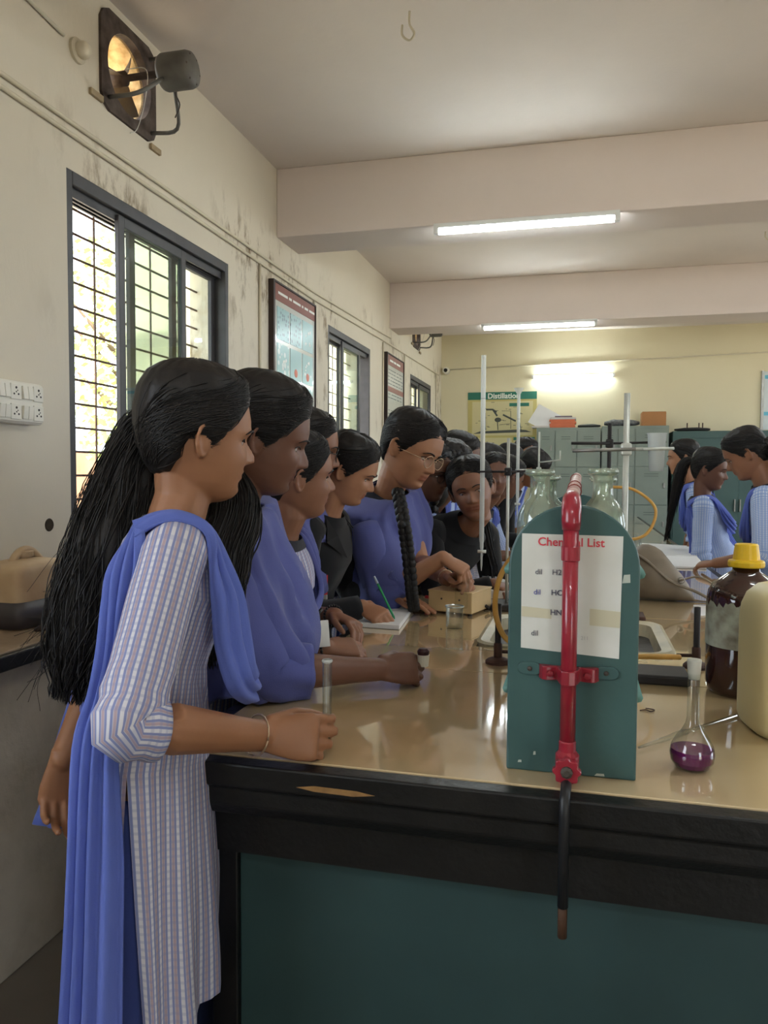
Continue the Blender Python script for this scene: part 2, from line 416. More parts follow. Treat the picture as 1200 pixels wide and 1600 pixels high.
tree('leafy tree seen through the middle of the near window', -4.6, 11.4, 4.2, 1.2, 3000, 5)
# ------------------------------------------------------------------ exhaust fans
M_FANF = mat('rusty_fan_frame', srgb(92, 80, 72), 0.75, col2=srgb(58, 44, 36), vscale=18, bump=0.3)
M_MOTOR = mat('grey_motor_enamel', srgb(112, 110, 104), 0.55, col2=srgb(84, 80, 74), vscale=9)
M_BLADE = mat('dusty_fan_blade', srgb(104, 92, 76), 0.7, col2=srgb(76, 66, 54), vscale=10)
M_WIRE = mat('white_wire', srgb(205, 200, 190), 0.5)
M_DARKW = mat('dark_wire', srgb(66, 58, 50), 0.6)
M_TIMBER = mat('bare_packing_timber', srgb(170, 150, 118), 0.8, var=0.3, vscale=20)
def exhaust_fan(yc, zc, label, spin):
    r = empty('exhaust_fan', (XL, yc, zc-0.2), label, 'fan', 'exhaust fans high on the window wall')
    hs, x0, x1 = 0.2, XL-0.035, XL+0.012
    N = 40; ring = [(yc+0.158*math.cos(2*math.pi*k/N), zc+0.158*math.sin(2*math.pi*k/N)) for k in range(N)]
    def sq(k):
        a = 2*math.pi*k/N; c, s = math.cos(a), math.sin(a); m = max(abs(c), abs(s)); m = max(m, 0.78)
        return (yc+hs*c/m, zc+hs*s/m)
    g = G(); b = 0
    for x in (x0, x1):
        g.v += [V((x, y, z)) for y, z in ring] + [V((x,)+sq(k)) for k in range(N)]
    for k in range(N):
        j = (k+1) % N
        g.face([k, j, N+j, N+k]); g.face([2*N+k, 3*N+k, 3*N+j, 2*N+j]); g.face([k, 2*N+k, 2*N+j, j]); g.face([N+k, N+j, 3*N+j, 3*N+k])
    part('mounting_plate', g, M_FANF, r, bevel=0.0)
    g = G()  # depth ring inside the wall
    g.v = [V((x, y, z)) for x in (XL-WT-.004, x0+.01) for y, z in ring]
    for k in range(N): j = (k+1) % N; g.face([k, j, N+j, N+k])
    part('plaster_reveal', g, mat('speckled_ochre_plaster', srgb(236, 210, 158), .9, col2=srgb(186, 150, 100), vscale=22), r, smooth=True)
    M = Matrix.Rotation(math.pi/2, 4, 'Y')
    xm = XL+0.16
    mo = part('motor', G().lathe([(0.0, -.005), (.045, -.004), (.066, .004), (.072, .016), (.072, .12), (.066, .138), (.03, .148), (0.0, .15)], 28, (xm, yc, zc), M), M_MOTOR, r, smooth=True)
    for k in range(6):
        a = k*math.pi/3; part('cover_screw', G().ball((xm+.139, yc+.055*math.cos(a), zc+.055*math.sin(a)), .005, 6, 4), M_FANF, mo)
    part('shaft', G().lathe([(.03, -.05), (.03, .02), (.014, .03), (.014, .2)], 16, (XL-0.03, yc, zc), M, cap=True), M_FANF, r, smooth=True)
    for k in range(3):
        a0 = spin + k*math.pi*2/3; rows = []
        for i in range(5):
            rad = .03+.118*i/4; half = (.20+.17*i/4)*(.95 if i < 4 else .8)
            row = []
            for j in range(7):
                u = (j/6-.5)*2; a = a0+u*half
                row.append(V((XL-0.05+u*0.04, yc+rad*math.cos(a), zc+rad*math.sin(a))))
            rows.append(row)
        g = G(); g.grid(rows); g2 = [[p+V((.003, 0, 0)) for p in rw] for rw in rows]; g.grid([list(reversed(rw)) for rw in g2])
        part('blade', g, M_BLADE, r, smooth=True)
    for (ay, az) in ((-.155, -.15), (.16, -.16), (.15, .15)):
        d = V((0, ay, az)).normalized()
        p1 = V((XL+.01, yc+ay, zc+az)); p2 = V((XL+.19, yc+d.y*.07, zc+d.z*.07)); pm = V((XL+.14, yc+ay*.97, zc+az*.97))
        part('support_arm', G().tube(smoothcurve([p1, pm, p2], 5), .0085, 6), M_MOTOR, r, smooth=True)
    part('supply_wire', G().tube(smoothcurve([(XL+.2, yc+.03, zc-.07), (XL+.2, yc+.07, zc-.1), (XL+.19, yc+.05, zc-.16)], 6), .003, 5), M_DARKW, r, smooth=True)
    part('supply_wire', G().tube(smoothcurve([(XL+.06, yc-.1, zc-.02), (XL+.1, yc-.02, zc+.01), (XL+.08, yc, zc-.1), (XL+.03, yc+.02, zc-.2), (XL+.02, yc-.02, zc-.235)], 6), .002, 5), M_WIRE, r, smooth=True)
    part('mounting_strip', G().box(XL, XL+.014, yc-.27, yc-.19, zc-.19, zc-.165), M_TIMBER, r, bevel=.002)
    part('mounting_strip', G().box(XL, XL+.014, yc+.16, yc+.24, zc-.225, zc-.2), M_TIMBER, r, bevel=.002)
exhaust_fan(FANS[0][0], FANS[0][1], 'rusty exhaust fan above the nearest window, its grey motor facing in', 0.9)
exhaust_fan(FANS[1][0], FANS[1][1], 'small far exhaust fan above the farthest window, under the second beam', 0.3)
# ------------------------------------------------------------------ wall fittings
M_PVC = mat('pvc_conduit', srgb(214, 204, 180), 0.55, var=0.1, vscale=5)
M_PLATE = mat('white_switch_plastic', srgb(226, 222, 208), 0.4)
M_HOLE = mat('socket_hole', srgb(52, 46, 42), 0.8)
def conduit(label, pts, r=.0085):
    return tag(part('conduit', G().tube([V(p) for p in pts], r, 8), M_PVC, smooth=True), label, 'conduit')
x = XL+.009
conduit('upper of the two long painted conduits running along the window wall', [(x, YF, 2.69), (x, 1.6, 2.672), (x, 3.2, 2.668), (x, 5.2, 2.66), (x, 7.1, 2.715), (x, 7.5, 2.73)])
conduit('lower of the two long painted conduits running along the window wall', [(x, YF, 2.645), (x, 1.6, 2.63), (x, 3.2, 2.622), (x, 5.2, 2.61), (x, 7.1, 2.655), (x, 8.2, 2.67), (x, 10.2, 2.70)])
conduit('vertical conduit dropping beside the blue lattice chart', [(x, 4.27, 2.62), (x, 4.27, 0.92)])
conduit('vertical conduit between the lattice chart and the middle window', [(x, 5.22, 2.60), (x, 5.22, 0.92)])
conduit('vertical conduit dropping beside the far framed chart', [(x, 7.2, 2.64), (x, 7.2, 0.92)])
conduit('vertical conduit past the far framed chart', [(x, 8.12, 2.66), (x, 8.12, 0.92)])
conduit('vertical conduit in the corner by the farthest window', [(x, 10.0, 2.69), (x, 10.0, 0.3)])
conduit('thin conduit running to the round ceiling-rose box', [(x, YF, 3.03), (x, 1.9, 3.02), (x, 2.5, 2.965)], .007)
conduit('horizontal conduit along the back wall above the tube light', [(XL+.05, YB-.009, 2.80), (0, YB-.009, 2.845), (XR-.1, YB-.009, 2.96)], .008)
r = empty('junction_box', (XL, 2.585, 2.92), 'round white junction box left of the exhaust fan', 'junction box')
MY = Matrix.Rotation(math.pi/2, 4, 'Y')
part('base', G().lathe([(.0, 0), (.045, 0), (.045, .012), (.038, .018), (.0, .018)], 24, (XL, 2.585, 2.953), MY), M_PVC, r, smooth=False)
part('cap', G().lathe([(.03, .018), (.032, .022), (.03, .04), (.02, .052), (.0, .054)], 24, (XL, 2.585, 2.953), MY), M_PVC, r, smooth=True)
r = empty('switch_board', (XL, 2.2, 1.53), 'white switch board with sockets on the wall at left', 'switch board')
part('back_box', G().box(XL, XL+.045, 2.03, 2.305, 1.535, 1.675), M_PLATE, r, bevel=.006)
part('cover_plate', G().box(XL+.045, XL+.052, 2.035, 2.30, 1.54, 1.67), M_PLATE, r, bevel=.004)
for row in range(2):
    zc = 1.572+.066*row
    for c, kind in enumerate(('so', 'sw', 'so', 'sw', 'so')):
        yc = 2.275-.054*c
        if kind == 'sw':
            for k in (-1, 1):
                Mx = Matrix.Translation((XL+.055, yc+k*.0125, zc)) @ Matrix.Rotation(.1*(1 if (row+c) % 2 else -1), 4, 'Y')
                part('rocker_switch', G().box(-.004, .005, -.0115, .0115, -.022, .022, Mx), M_PLATE, r, bevel=.0015)
        else:
            s = part('socket', G().box(XL+.05, XL+.056, yc-.024, yc+.024, zc-.026, zc+.026), M_PLATE, r, bevel=.002)
            g = G()
            for (dy, dz, rr) in ((0, .013, .0042), (-.010, -.008, .0034), (.010, -.008, .0034), (0, -.001, .0025), (.006, .004, .0022)): g.lathe([(0, 0), (rr, 0), (rr, .0012), (0, .0012)], 10, (XL+.0555, yc+dy, zc+dz), MY)
            part('socket_hole', g, M_HOLE, s)
o = part('wall_hole', G().lathe([(.0, .0012), (.012, .0012), (.019, .0016), (.022, .0024), (.024, .0)], 18, (XL, 2.39, 1.182), MY), mat('hole_shade_dark', srgb(64, 54, 40), .95, var=.4, vscale=60), smooth=True)  # flat disc; the hole's inner shade is put into its dark colour
tag(o, 'small dark round hole knocked in the plaster below the switch board', 'hole')
# ceiling hooks
M_STEEL = mat('dull_steel', srgb(150, 148, 142), 0.4, metal=0.8, var=.2, vscale=20)
for lab, p in (('bent wire hook in the ceiling nearest the camera', PX(640, 18, Z=ZC)), ('small wire hook hanging from the ceiling behind the first beam', V((1.35, 6.4, ZC)))):
    pts = [p+V((.0, 0, .0)), p+V((0, 0, -.05)), p+V((.02, 0, -.09)), p+V((0.0, 0, -.115)), p+V((-.03, 0, -.09)), p+V((-.03, 0, -.05))]
    tag(part('ceiling_hook', G().tube(smoothcurve(pts, 5), .005, 6), M_PVC, smooth=True), lab, 'hook')
# tube lights
M_TUBE = emat('tube_glow', (0.86, 0.97, 1.0), 34.0)
M_BATTEN = mat('white_batten', srgb(225, 225, 222), .4)
def tube_light(label, x0, x1, y, z, side=0, vis=True):
    r = empty('tube_light', ((x0+x1)/2, y, z), label, 'light', 'tube lights')
    part('batten', G().box(x0, x1, y, y+.032, z-.005, z+.034) if side else G().box(x0, x1, y-.02, y+.02, z+.016, z+.045), M_BATTEN, r, bevel=.003)
    c = V((0, y-.018, z+.008)) if side else V((0, y-.004, z))
    part('tube', G().tube([(x0+.03, c.y, c.z), (x1-.03, c.y, c.z)], .018, 12), M_TUBE, r, smooth=True)
    for a in (x0, x1-.03): part('end_cap', G().box(a, a+.03, c.y-.016, c.y+.016, c.z-.016, c.z+.03), M_BATTEN, r, bevel=.003)
tube_light('lit tube light under the nearer ceiling beam', -.86, .19, 4.535, 2.80)
tube_light('lit tube light under the farther ceiling beam', -.945, .13, 7.46, 2.778)
tube_light('lit tube light on the back wall above the lockers', -.64, .41, YB-.034, 2.655, 1)
tube_light('added unseen tube light on the beam behind the photographer', -.3, .9, -1.0, 2.80)  # tube added out of view to help light the room
tube_light('added unseen tube light at the right end of the nearer beam', 2.0, 3.2, 4.535, 2.80)  # extra tube off to the right, added for more light
tube_light('added unseen tube light at the right end of the farther beam', 2.2, 3.4, 7.46, 2.778)  # another added tube outside the view, brightening the room
tube_light('added unseen tube light on the overhead beam above the bench end', .6, 1.8, 1.585, 2.80)  # added tube above the view, also for extra light
# CCTV
r = empty('security_camera', (-1.79, 10.3, 2.75), 'small white security camera in the far corner', 'camera')
Mc = Matrix.Rotation(math.pi/2, 4, 'X')
part('bracket', G().tube([(-1.84, YB, 2.78), (-1.80, YB-.06, 2.775)], .012, 8), M_PLATE, r)
part('camera_body', G().lathe([(.0, -.02), (.04, -.02), (.045, .0), (.045, .1), (.04, .11)], 16, (-1.775, YB-.04, 2.775), Mc, cap=True), M_PLATE, r, smooth=False)
part('lens', G().lathe([(.0, .112), (.026, .112), (.026, .108)], 16, (-1.775, YB-.04, 2.775), Mc), mat('lens_black', (0.01, 0.01, 0.01), .15), r)
# framed charts on the left wall
M_MAROON = mat('maroon_print', srgb(134, 78, 66), .5); M_CHART = mat('chart_paper', srgb(196, 198, 190), .25, var=.05, coat=.4)
M_FRAMEB = mat('dark_brown_frame', srgb(52, 38, 34), .5)
M_INK = mat('dark_print', srgb(70, 78, 84), .6); M_WPRINT = mat('white_print', srgb(232, 232, 226), .5)
def lattice_mat(nm, base, dot, scale):
    m = bpy.data.materials.new(nm); m.use_nodes = True; nt = m.node_tree; b = nt.nodes['Principled BSDF']; b.inputs['Roughness'].default_value = .3
    tc = nd(nt, 'ShaderNodeTexCoord'); vo = nd(nt, 'ShaderNodeTexVoronoi'); vo.inputs['Scale'].default_value = scale; vo.inputs['Randomness'].default_value = .5
    nt.links.new(tc.outputs['Object'], vo.inputs['Vector'])
    r = nd(nt, 'ShaderNodeMapRange'); r.inputs['From Min'].default_value = .28; r.inputs['From Max'].default_value = .36; nt.links.new(vo.outputs['Distance'], r.inputs['Value'])
    mx = nd(nt, 'ShaderNodeMix', data_type='RGBA'); mx.inputs['A'].default_value = rgba(dot); mx.inputs['B'].default_value = rgba(base)
    nt.links.new(r.outputs['Result'], mx.inputs['Factor']); nt.links.new(mx.outputs['Result'], b.inputs['Base Color']); return m
LAT = [lattice_mat('lattice_print_fine', srgb(126, 170, 172), srgb(74, 104, 114), 30), lattice_mat('lattice_print_balls', srgb(132, 178, 180), srgb(206, 218, 214), 18), mat('plain_blue_print', srgb(132, 176, 178), .3)]
M_RED = mat('red_print', srgb(196, 92, 66), .4)
def title_words(r, xs, y, ws, z, h):
    g = G()   # too small to read in the photograph: word-shaped strokes
    for w in ws:
        g.box(xs, xs+.0015, y, y+w, z, z+h); y += w+.022
    part('title_print', g, M_WPRINT, r)['kind'] = 'stuff'
def framed_chart(label, y0, y1, z0, z1, kind):
    r = empty('framed_chart', (XL, (y0+y1)/2, z0), label, 'chart'); x1 = XL+.03
    part('backing', G().box(XL+.005, x1-.004, y0+.006, y1-.006, z0+.006, z1-.006), M_CHART, r)
    for b in ((y0, y0+.028, z0, z1), (y1-.012, y1, z0, z1)): part('frame_strip', G().box(XL, x1+.006, b[0], b[1], b[2], b[3]), M_FRAMEB, r, bevel=.002)
    for b in ((y0+.028, y1-.012, z1-.012, z1), (y0+.028, y1-.012, z0, z0+.012)): part('frame_strip', G().box(XL, x1+.006, b[0], b[1], b[2], b[3]), M_FRAMEB, r, bevel=.002)
    xs = x1-.003; ya, yb = y0+.03, y1-.014
    part('title_band', G().box(xs-.002, xs+.001, ya, yb, z1-.115, z1-.014), M_MAROON, r)
    if kind == 'lattice':
        title_words(r, xs, ya+.06, (.16, .05, .14, .03, .07, .11), z1-.072, .016)
        q = random.Random(4)
        for row in range(4):
            for c in range(3 if row < 3 else 1):
                w = (yb-ya-.06)/3; a = ya+.03+w*c; zz = z1-.15-row*.225
                pn = part('picture_panel', G().box(xs-.001, xs+.001, a+.012, a+w-.008, zz-.2, zz), LAT[(0, 0, 2, 1, 2, 2, 0, 2, 1, 2)[row*3+c]], r)
                if (row, c) in ((1, 1), (1, 2), (0, 0)):
                    if row: part('red_lattice', G().ball((xs+.001, a+w/2, zz-.15), .035, 10, 6, (.05, .9, .8)), M_RED, pn)
                if (row, c) in ((1, 0), (1, 2), (2, 1), (2, 2), (0, 2)):
                    g = G()
                    for k in range(9): g.ball((xs+.001, a+w/2+q.uniform(-.06, .06), zz-.1+q.uniform(-.06, .06)), q.uniform(.007, .012), 8, 5, (.06, 1, 1))
                    part('ball_model', g, M_WPRINT, pn)
    else:
        title_words(r, xs, ya+.1, (.14, .10, .16), z1-.075, .02)
        part('section_band', G().box(xs-.002, xs+.001, ya, yb, z0+.42, z0+.47), M_MAROON, r)
        q = random.Random(9); g = G()
        for k in range(16):
            zz = z1-.16-k*.034-(.09 if k > 8 else 0)
            a = ya+.03+q.uniform(0, .05)
            while a < yb-.06:
                L = q.uniform(.04, .12); b = min(yb-.03, a+L); g.box(xs-.001, xs+.0005, a, b, zz, zz+.006); a = b+q.uniform(.02, .06)
        part('printed_lines', g, M_INK, r)['kind'] = 'stuff'
framed_chart('framed chart of blue lattice pictures under a maroon title', 4.415, 5.195, 1.35, 2.56, 'lattice')
framed_chart('far framed chart of printed lines with maroon bands', 7.265, 8.0, 1.77, 2.56, 'lines')
# wall counter at left
M_SLAB = mat('worn_stone_counter', srgb(150, 128, 104), .5, col2=srgb(112, 94, 76), vscale=6, bump=.1)
M_BLACKEDGE = mat('chipped_black_enamel', srgb(17, 16, 16), .42, var=.5, vscale=14, bump=.15, bscale=60)
M_PIER = mat('bare_cement_pier', srgb(196, 184, 166), .9, col2=srgb(166, 154, 136), vscale=5, bump=.3)
r = empty('wall_counter', (-1.66, 2.0, 0), 'stone wall counter with black edge and cement pier under the windows', 'counter')
part('counter_top', G().box(XL, -1.455, -1.0, 9.8, .862, .9), M_SLAB, r, bevel=.004)
part('counter_edge', G().box(-1.455, -1.43, -1.0, 9.8, .855, .897), M_BLACKEDGE, r, bevel=.005)
for y in (1.35, 4.3, 7.3): part('pier', G().box(XL, -1.48, y, y+.62, 0, .862), M_PIER, r, bevel=.006)
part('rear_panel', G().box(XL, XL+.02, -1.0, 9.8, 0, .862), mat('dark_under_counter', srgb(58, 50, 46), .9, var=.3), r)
part('under_shelf', G().box(XL+.02, -1.5, 1.97, 4.3, .40, .43), M_BLACKEDGE, r)
# ------------------------------------------------------------------ lab bench
BX0, BX1, BY0, BY1, BZ = -0.68, 0.665, 1.13, 9.3, 0.9
def top_mat():
    m = mat('polished_stone_top', srgb(204, 180, 140), .09, col2=srgb(190, 164, 122), vscale=2.5, spec=.6, coat=1.0)
    b = m.node_tree.nodes['Principled BSDF']; b.inputs['Coat Roughness'].default_value = .03; b.inputs['Coat IOR'].default_value = 1.85
    return m
M_TOP = top_mat()
M_TEAL = mat('teal_enamel', srgb(62, 92, 90), .42, col2=srgb(52, 80, 79), vscale=5, bump=.06, bscale=50)
M_TEALD = mat('dark_teal_panel', srgb(40, 64, 64), .6, col2=srgb(32, 54, 54), vscale=4)
bench = empty('lab_bench', ((BX0+BX1)/2, (BY0+BY1)/2, 0), 'long laboratory bench with polished cream stone top and black edge', 'bench')
SK = (-.27, .25, 2.09, 2.56)
ys = [BY0+.035, 1.82, 2.66, 3.42, 4.2, 5.0, 5.8, 6.6, 7.4, 8.3, BY1-.03]
for i in range(len(ys)-1):
    a, b = ys[i]+(.0012 if i else 0), ys[i+1]-.0012; g = G(); x0, x1 = BX0+.03, BX1-.03
    if i == 1:
        g.box(x0, SK[0], a, b, BZ-.03, BZ); g.box(SK[1], x1, a, b, BZ-.03, BZ); g.box(SK[0], SK[1], a, SK[2], BZ-.03, BZ); g.box(SK[0], SK[1], SK[3], b, BZ-.03, BZ)
        part('top_slab', g, M_TOP, bench)
    else: part('top_slab', g.box(x0, x1, a, b, BZ-.03, BZ), M_TOP, bench, bevel=.0012, seg=1)
def rail(pts_axis, lo, hi, c0, c1):
    """black moulded edge: square lip above, rounded step below"""
    prof = [(c1, BZ-.002), (c1, BZ-.040), (c1+(c0-c1)*.3, BZ-.046), (c1+(c0-c1)*.3, BZ-.075), (c1+(c0-c1)*.8, BZ-.098), (c0, BZ-.098), (c0, BZ-.002)]
    g = G()
    if pts_axis == 'x': rings = [[V((t, p[0], p[1])) for p in prof] for t in (lo, hi)]
    else: rings = [[V((p[0], t, p[1])) for p in prof] for t in (lo, hi)]
    return g.loft(rings, flip=(pts_axis == 'x') != (c1 > c0))
for nm, a in (('x', (BX0, BX1, BY0+.035, BY0)), ('x', (BX0, BX1, BY1-.035, BY1)), ('y', (BY0+.035, BY1-.035, BX0+.03, BX0)), ('y', (BY0+.035, BY1-.035, BX1-.03, BX1))):
    o = part('black_edge', rail(nm, *a), M_BLACKEDGE, bench, bevel=.004)
part('chipped_patch', G().poly([(-.43, BY0-.0008, .872), (-.40, BY0-.0008, .877), (-.33, BY0-.0008, .876), (-.30, BY0-.0008, .872), (-.335, BY0-.0008, .867), (-.40, BY0-.0008, .868)], (0, .002, 0)), mat('bare_chipped_wood', srgb(150, 112, 66), .8, var=.3, vscale=40), bench)
part('sub_frame', G().box(BX0+.05, BX1-.05, BY0+.06, BY1-.06, .72, .868), M_BLACKEDGE, bench)
n = 9
for k in range(n+1):
    y = BY0+.08 + (BY1-BY0-.21)*k/n
    for x in (BX0+.06, BX1-.11): part('frame_post', G().box(x, x+.05, y, y+.05, 0, .72), M_BLACKEDGE, bench, bevel=.003)
for k in range(n):
    y = BY0+.13 + (BY1-BY0-.21)*k/n; y2 = BY0+.08 + (BY1-BY0-.21)*(k+1)/n
    for x, s in ((BX0+.07, -1), (BX1-.09, 1)):
        d = part('cupboard_door', G().box(x, x+.02, y+.004, y2-.004, .08, .712), M_TEALD, bench, bevel=.003)
        part('knob', G().ball((x+(-.012 if s < 0 else .032), y2-.06, .45), .014, 10, 6), M_STEEL, d, smooth=True)
part('end_panel', G().box(BX0+.11, BX1-.11, BY0+.09, BY0+.11, .04, .715), M_TEALD, bench, bevel=.003)
part('plinth', G().box(BX0+.11, BX1-.11, BY0+.12, BY1-.1, 0, .08), M_BLACKEDGE, bench)
# sink
M_SINK = mat('stained_ceramic', srgb(196, 186, 156), .35, col2=srgb(140, 134, 108), vscale=7)
def rrect(x0, x1, y0, y1, r, z, n=5):
    out = []
    for cx, cy, a0 in ((x1-r, y1-r, 0), (x0+r, y1-r, 90), (x0+r, y0+r, 180), (x1-r, y0+r, 270)):
        for k in range(n+1):
            a = math.radians(a0+90*k/n); out.append(V((cx+r*math.cos(a), cy+r*math.sin(a), z)))
    return out
a = SK; g = G()
g.loft([rrect(a[0]-.004, a[1]+.004, a[2]-.004, a[3]+.004, .06, BZ-.02), rrect(a[0]-.004, a[1]+.004, a[2]-.004, a[3]+.004, .06, BZ+.006), rrect(a[0]+.006, a[1]-.006, a[2]+.006, a[3]-.006, .055, BZ+.010), rrect(a[0]+.03, a[1]-.03, a[2]+.03, a[3]-.03, .05, BZ+.004), rrect(a[0]+.04, a[1]-.04, a[2]+.04, a[3]-.04, .05, BZ-.06), rrect(a[0]+.06, a[1]-.06, a[2]+.06, a[3]-.06, .05, BZ-.15)], cap0=False, cap1=True)
tag(part('sink', g, M_SINK, smooth=False), 'stained cream ceramic sink let into the bench behind the teal rack panel', 'sink')
# ------------------------------------------------------------------ reagent rack
rack = empty('reagent_rack', (-.01, 1.6, BZ), 'teal reagent rack with round-topped end panel on the bench', 'rack')
PYF = 1.222; pc = -.008; hw = .099; zt = 1.325
def panel_outline(y):
    pts = [(pc-hw, BZ), (pc+hw, BZ)]
    zc = zt-.098
    for k in range(21):
        t = math.pi*k/20; pts.append((pc+hw*math.cos(t), zc+.098*math.sin(t)))
    return [V((x, y, z)) for x, z in pts]
part('end_panel', G().poly(list(reversed(panel_outline(PYF))), (0, .018, 0)), M_TEAL, rack, bevel=.003)
part('end_panel', G().poly(list(reversed(panel_outline(1.94))), (0, .018, 0)), M_TEAL, rack, bevel=.003)
for z in (1.205, 1.01):
    part('shelf', G().box(pc-.088, pc+.088, PYF+.018, 1.94, z-.012, z), M_TEAL, rack)
    for s in (-1, 1): part('guard_rail', G().tube([(pc+s*.102, PYF+.03, z+.012), (pc+s*.102, 1.95, z+.012)], .0075, 8), mat('teal_rail', srgb(96, 140, 132), .4), rack, smooth=True)
M_CHIP = mat('chipped_white_primer', srgb(176, 182, 170), .8)
g = G()
for (x, z, w, h) in ((.079, 1.213, .012, .014), (-.078, .915, .006, .004), (-.02, .908, .012, .005), (.045, .905, .015, .004), (-.055, .93, .004, .006)):
    g.poly([(pc+x-w/2, PYF-.0008, z-h/2), (pc+x+w/2, PYF-.0008, z-h*.4), (pc+x+w*.45, PYF-.0008, z+h/2), (pc+x-w*.3, PYF-.0008, z+h*.42)], (0, .001, 0))
part('chipped_paint', g, M_CHIP, rack)
# paper list
M_SHEET = mat('notice_paper', srgb(214, 214, 208), .35, col2=srgb(200, 200, 190), vscale=9, coat=.15)
sheet = empty('paper_list', (-.011, PYF, 1.095), 'white printed chemical list glued to the teal rack panel', 'notice')
ya = PYF-.0012
part('sheet', G().poly([(-.0865, ya, 1.098), (.0625, ya, 1.089), (.0655, ya, 1.278), (-.087, ya, 1.279)], (0, .001, 0)), M_SHEET, sheet)
M_TAPE = mat('yellowed_tape', srgb(196, 190, 164), .3)
part('tape', G().poly([(-.086, ya-.0006, 1.148), (-.04, ya-.0006, 1.146), (-.04, ya-.0006, 1.161), (-.086, ya-.0006, 1.164)], (0, .0005, 0)), M_TAPE, sheet)
part('tape', G().poly([(.018, ya-.0006, 1.139), (.063, ya-.0006, 1.137), (.0635, ya-.0006, 1.162), (.018, ya-.0006, 1.165)], (0, .0005, 0)), M_TAPE, sheet)
M_TRED = mat('red_ink', srgb(206, 66, 78), .6); M_TINK = mat('grey_ink', srgb(88, 86, 100), .6); M_TBLUE = mat('blue_ink', srgb(70, 76, 150), .6); M_FADE = mat('faded_ink', srgb(176, 174, 172), .6)
tx = lambda s, size, m, x, z, b=.0: text_mesh(s, size, 'lettering', m, sheet, (x, ya-.0008, z), (1, 0, 0), (0, 0, 1), bold=b, depth=.0002)
tx('Chemical List', .0184, M_TRED, -.0625, 1.261, .0003)
tx('dil', .012, M_TINK, -.066, 1.2155); tx('H2', .012, M_TINK, -.040, 1.2155)
tx('dil', .012, M_TBLUE, -.068, 1.1835); tx('HCl', .012, M_TINK, -.041, 1.1835, .0002)
tx('HN', .012, M_TINK, -.042, 1.1525, .0002)
tx('dil', .012, M_TINK, -.071, 1.1185); tx('211', .008, M_FADE, .005, 1.116)
# ------------------------------------------------------------------ red gas pipe
M_REDP = mat('red_gloss_paint', srgb(152, 34, 50), .28, col2=srgb(128, 28, 42), vscale=14, coat=.4, bump=.05, bscale=60)
M_WPIPE = mat('white_peeling_pipe', srgb(204, 180, 172), .5, col2=srgb(170, 120, 112), vscale=25)
M_BPIPE = mat('black_pipe', srgb(26, 26, 28), .45)
px0, py0 = -.012, PYF-.026
pipe = empty('gas_pipe', (px0, py0, .8), 'red gas pipe with clamp and handwheel valve on the teal panel', 'pipe')
part('riser', G().tube([(px0, py0, .95), (px0, py0, 1.300)], .0118, 20), M_REDP, pipe, smooth=True)
part('elbow', G().tube([(px0, py0, 1.288), (px0, py0, 1.300), (px0, py0+.003, 1.316), (px0, py0+.012, 1.328), (px0, py0+.026, 1.333), (px0, py0+.04, 1.334)], [.0135, .0145, .0148, .0146, .0142, .0135], 20), M_REDP, pipe, smooth=True)
part('socket_collar', G().lathe([(.0118, -.012), (.0142, -.01), (.0142, .01), (.0118, .012)], 20, (px0, py0, 1.252)), M_REDP, pipe, smooth=False)
part('run', G().tube([(px0, py0+.035, 1.334), (px0+.004, 2.0, 1.366)], .0115, 16), M_WPIPE, pipe, smooth=True)
for y in (1.42, 1.56, 1.9): part('pipe_band', G().lathe([(.0117, -.004), (.0135, -.004), (.0135, .004), (.0117, .004)], 16, (px0+.002, y, 1.334+.041*(y-1.23)), Matrix.Rotation(math.pi/2, 4, 'X')), mat('red_band', srgb(140, 46, 42), .5), pipe)
part('run_bracket', G().box(px0-.012, px0+.012, 1.945, 1.955, 1.31, 1.358), M_TEAL, pipe)
# saddle clamp
rings = []
for z in (1.052, 1.074):
    pts = []
    for (x, y) in ((-.046, 0), (-.04, -.012), (-.034, -.014), (-.018, -.009), (-.0145, -.026), (-.0105, -.0385), (0, -.042), (.0105, -.0385), (.0145, -.026), (.018, -.009), (.034, -.014), (.04, -.012), (.046, 0), (.044, .003), (.016, -.002), (-.016, -.002), (-.044, .003)): pts.append(V((px0+x, PYF+y-.002, z)))
    rings.append(pts)
part('saddle_clamp', G().loft(rings), M_REDP, pipe, bevel=.0015)
for x in (-.028, .028): part('clamp_bolt', G().lathe([(0, .006), (.005, .005), (.006, 0)], 8, (px0+x, PYF-.014, 1.063), Matrix.Rotation(math.pi/2, 4, 'X')), M_REDP, pipe)
for x in (-.06, .056):
    pts = []
    for cx, a0 in ((px0+x-.008, 90), (px0+x+.008, -90)):
        for k in range(7): a = math.radians(a0+30*k); pts.append((cx+.011*math.cos(a), PYF-.004, 1.066+.010*math.sin(a)))
    part('backing_lug', G().poly(pts, (0, .004, 0)), M_TEAL, pipe, bevel=.001)
    part('lug_screw', G().ball((px0+x, PYF-.005, 1.066), .004, 8, 4, (1, .6, 1)), M_DARKW, pipe)
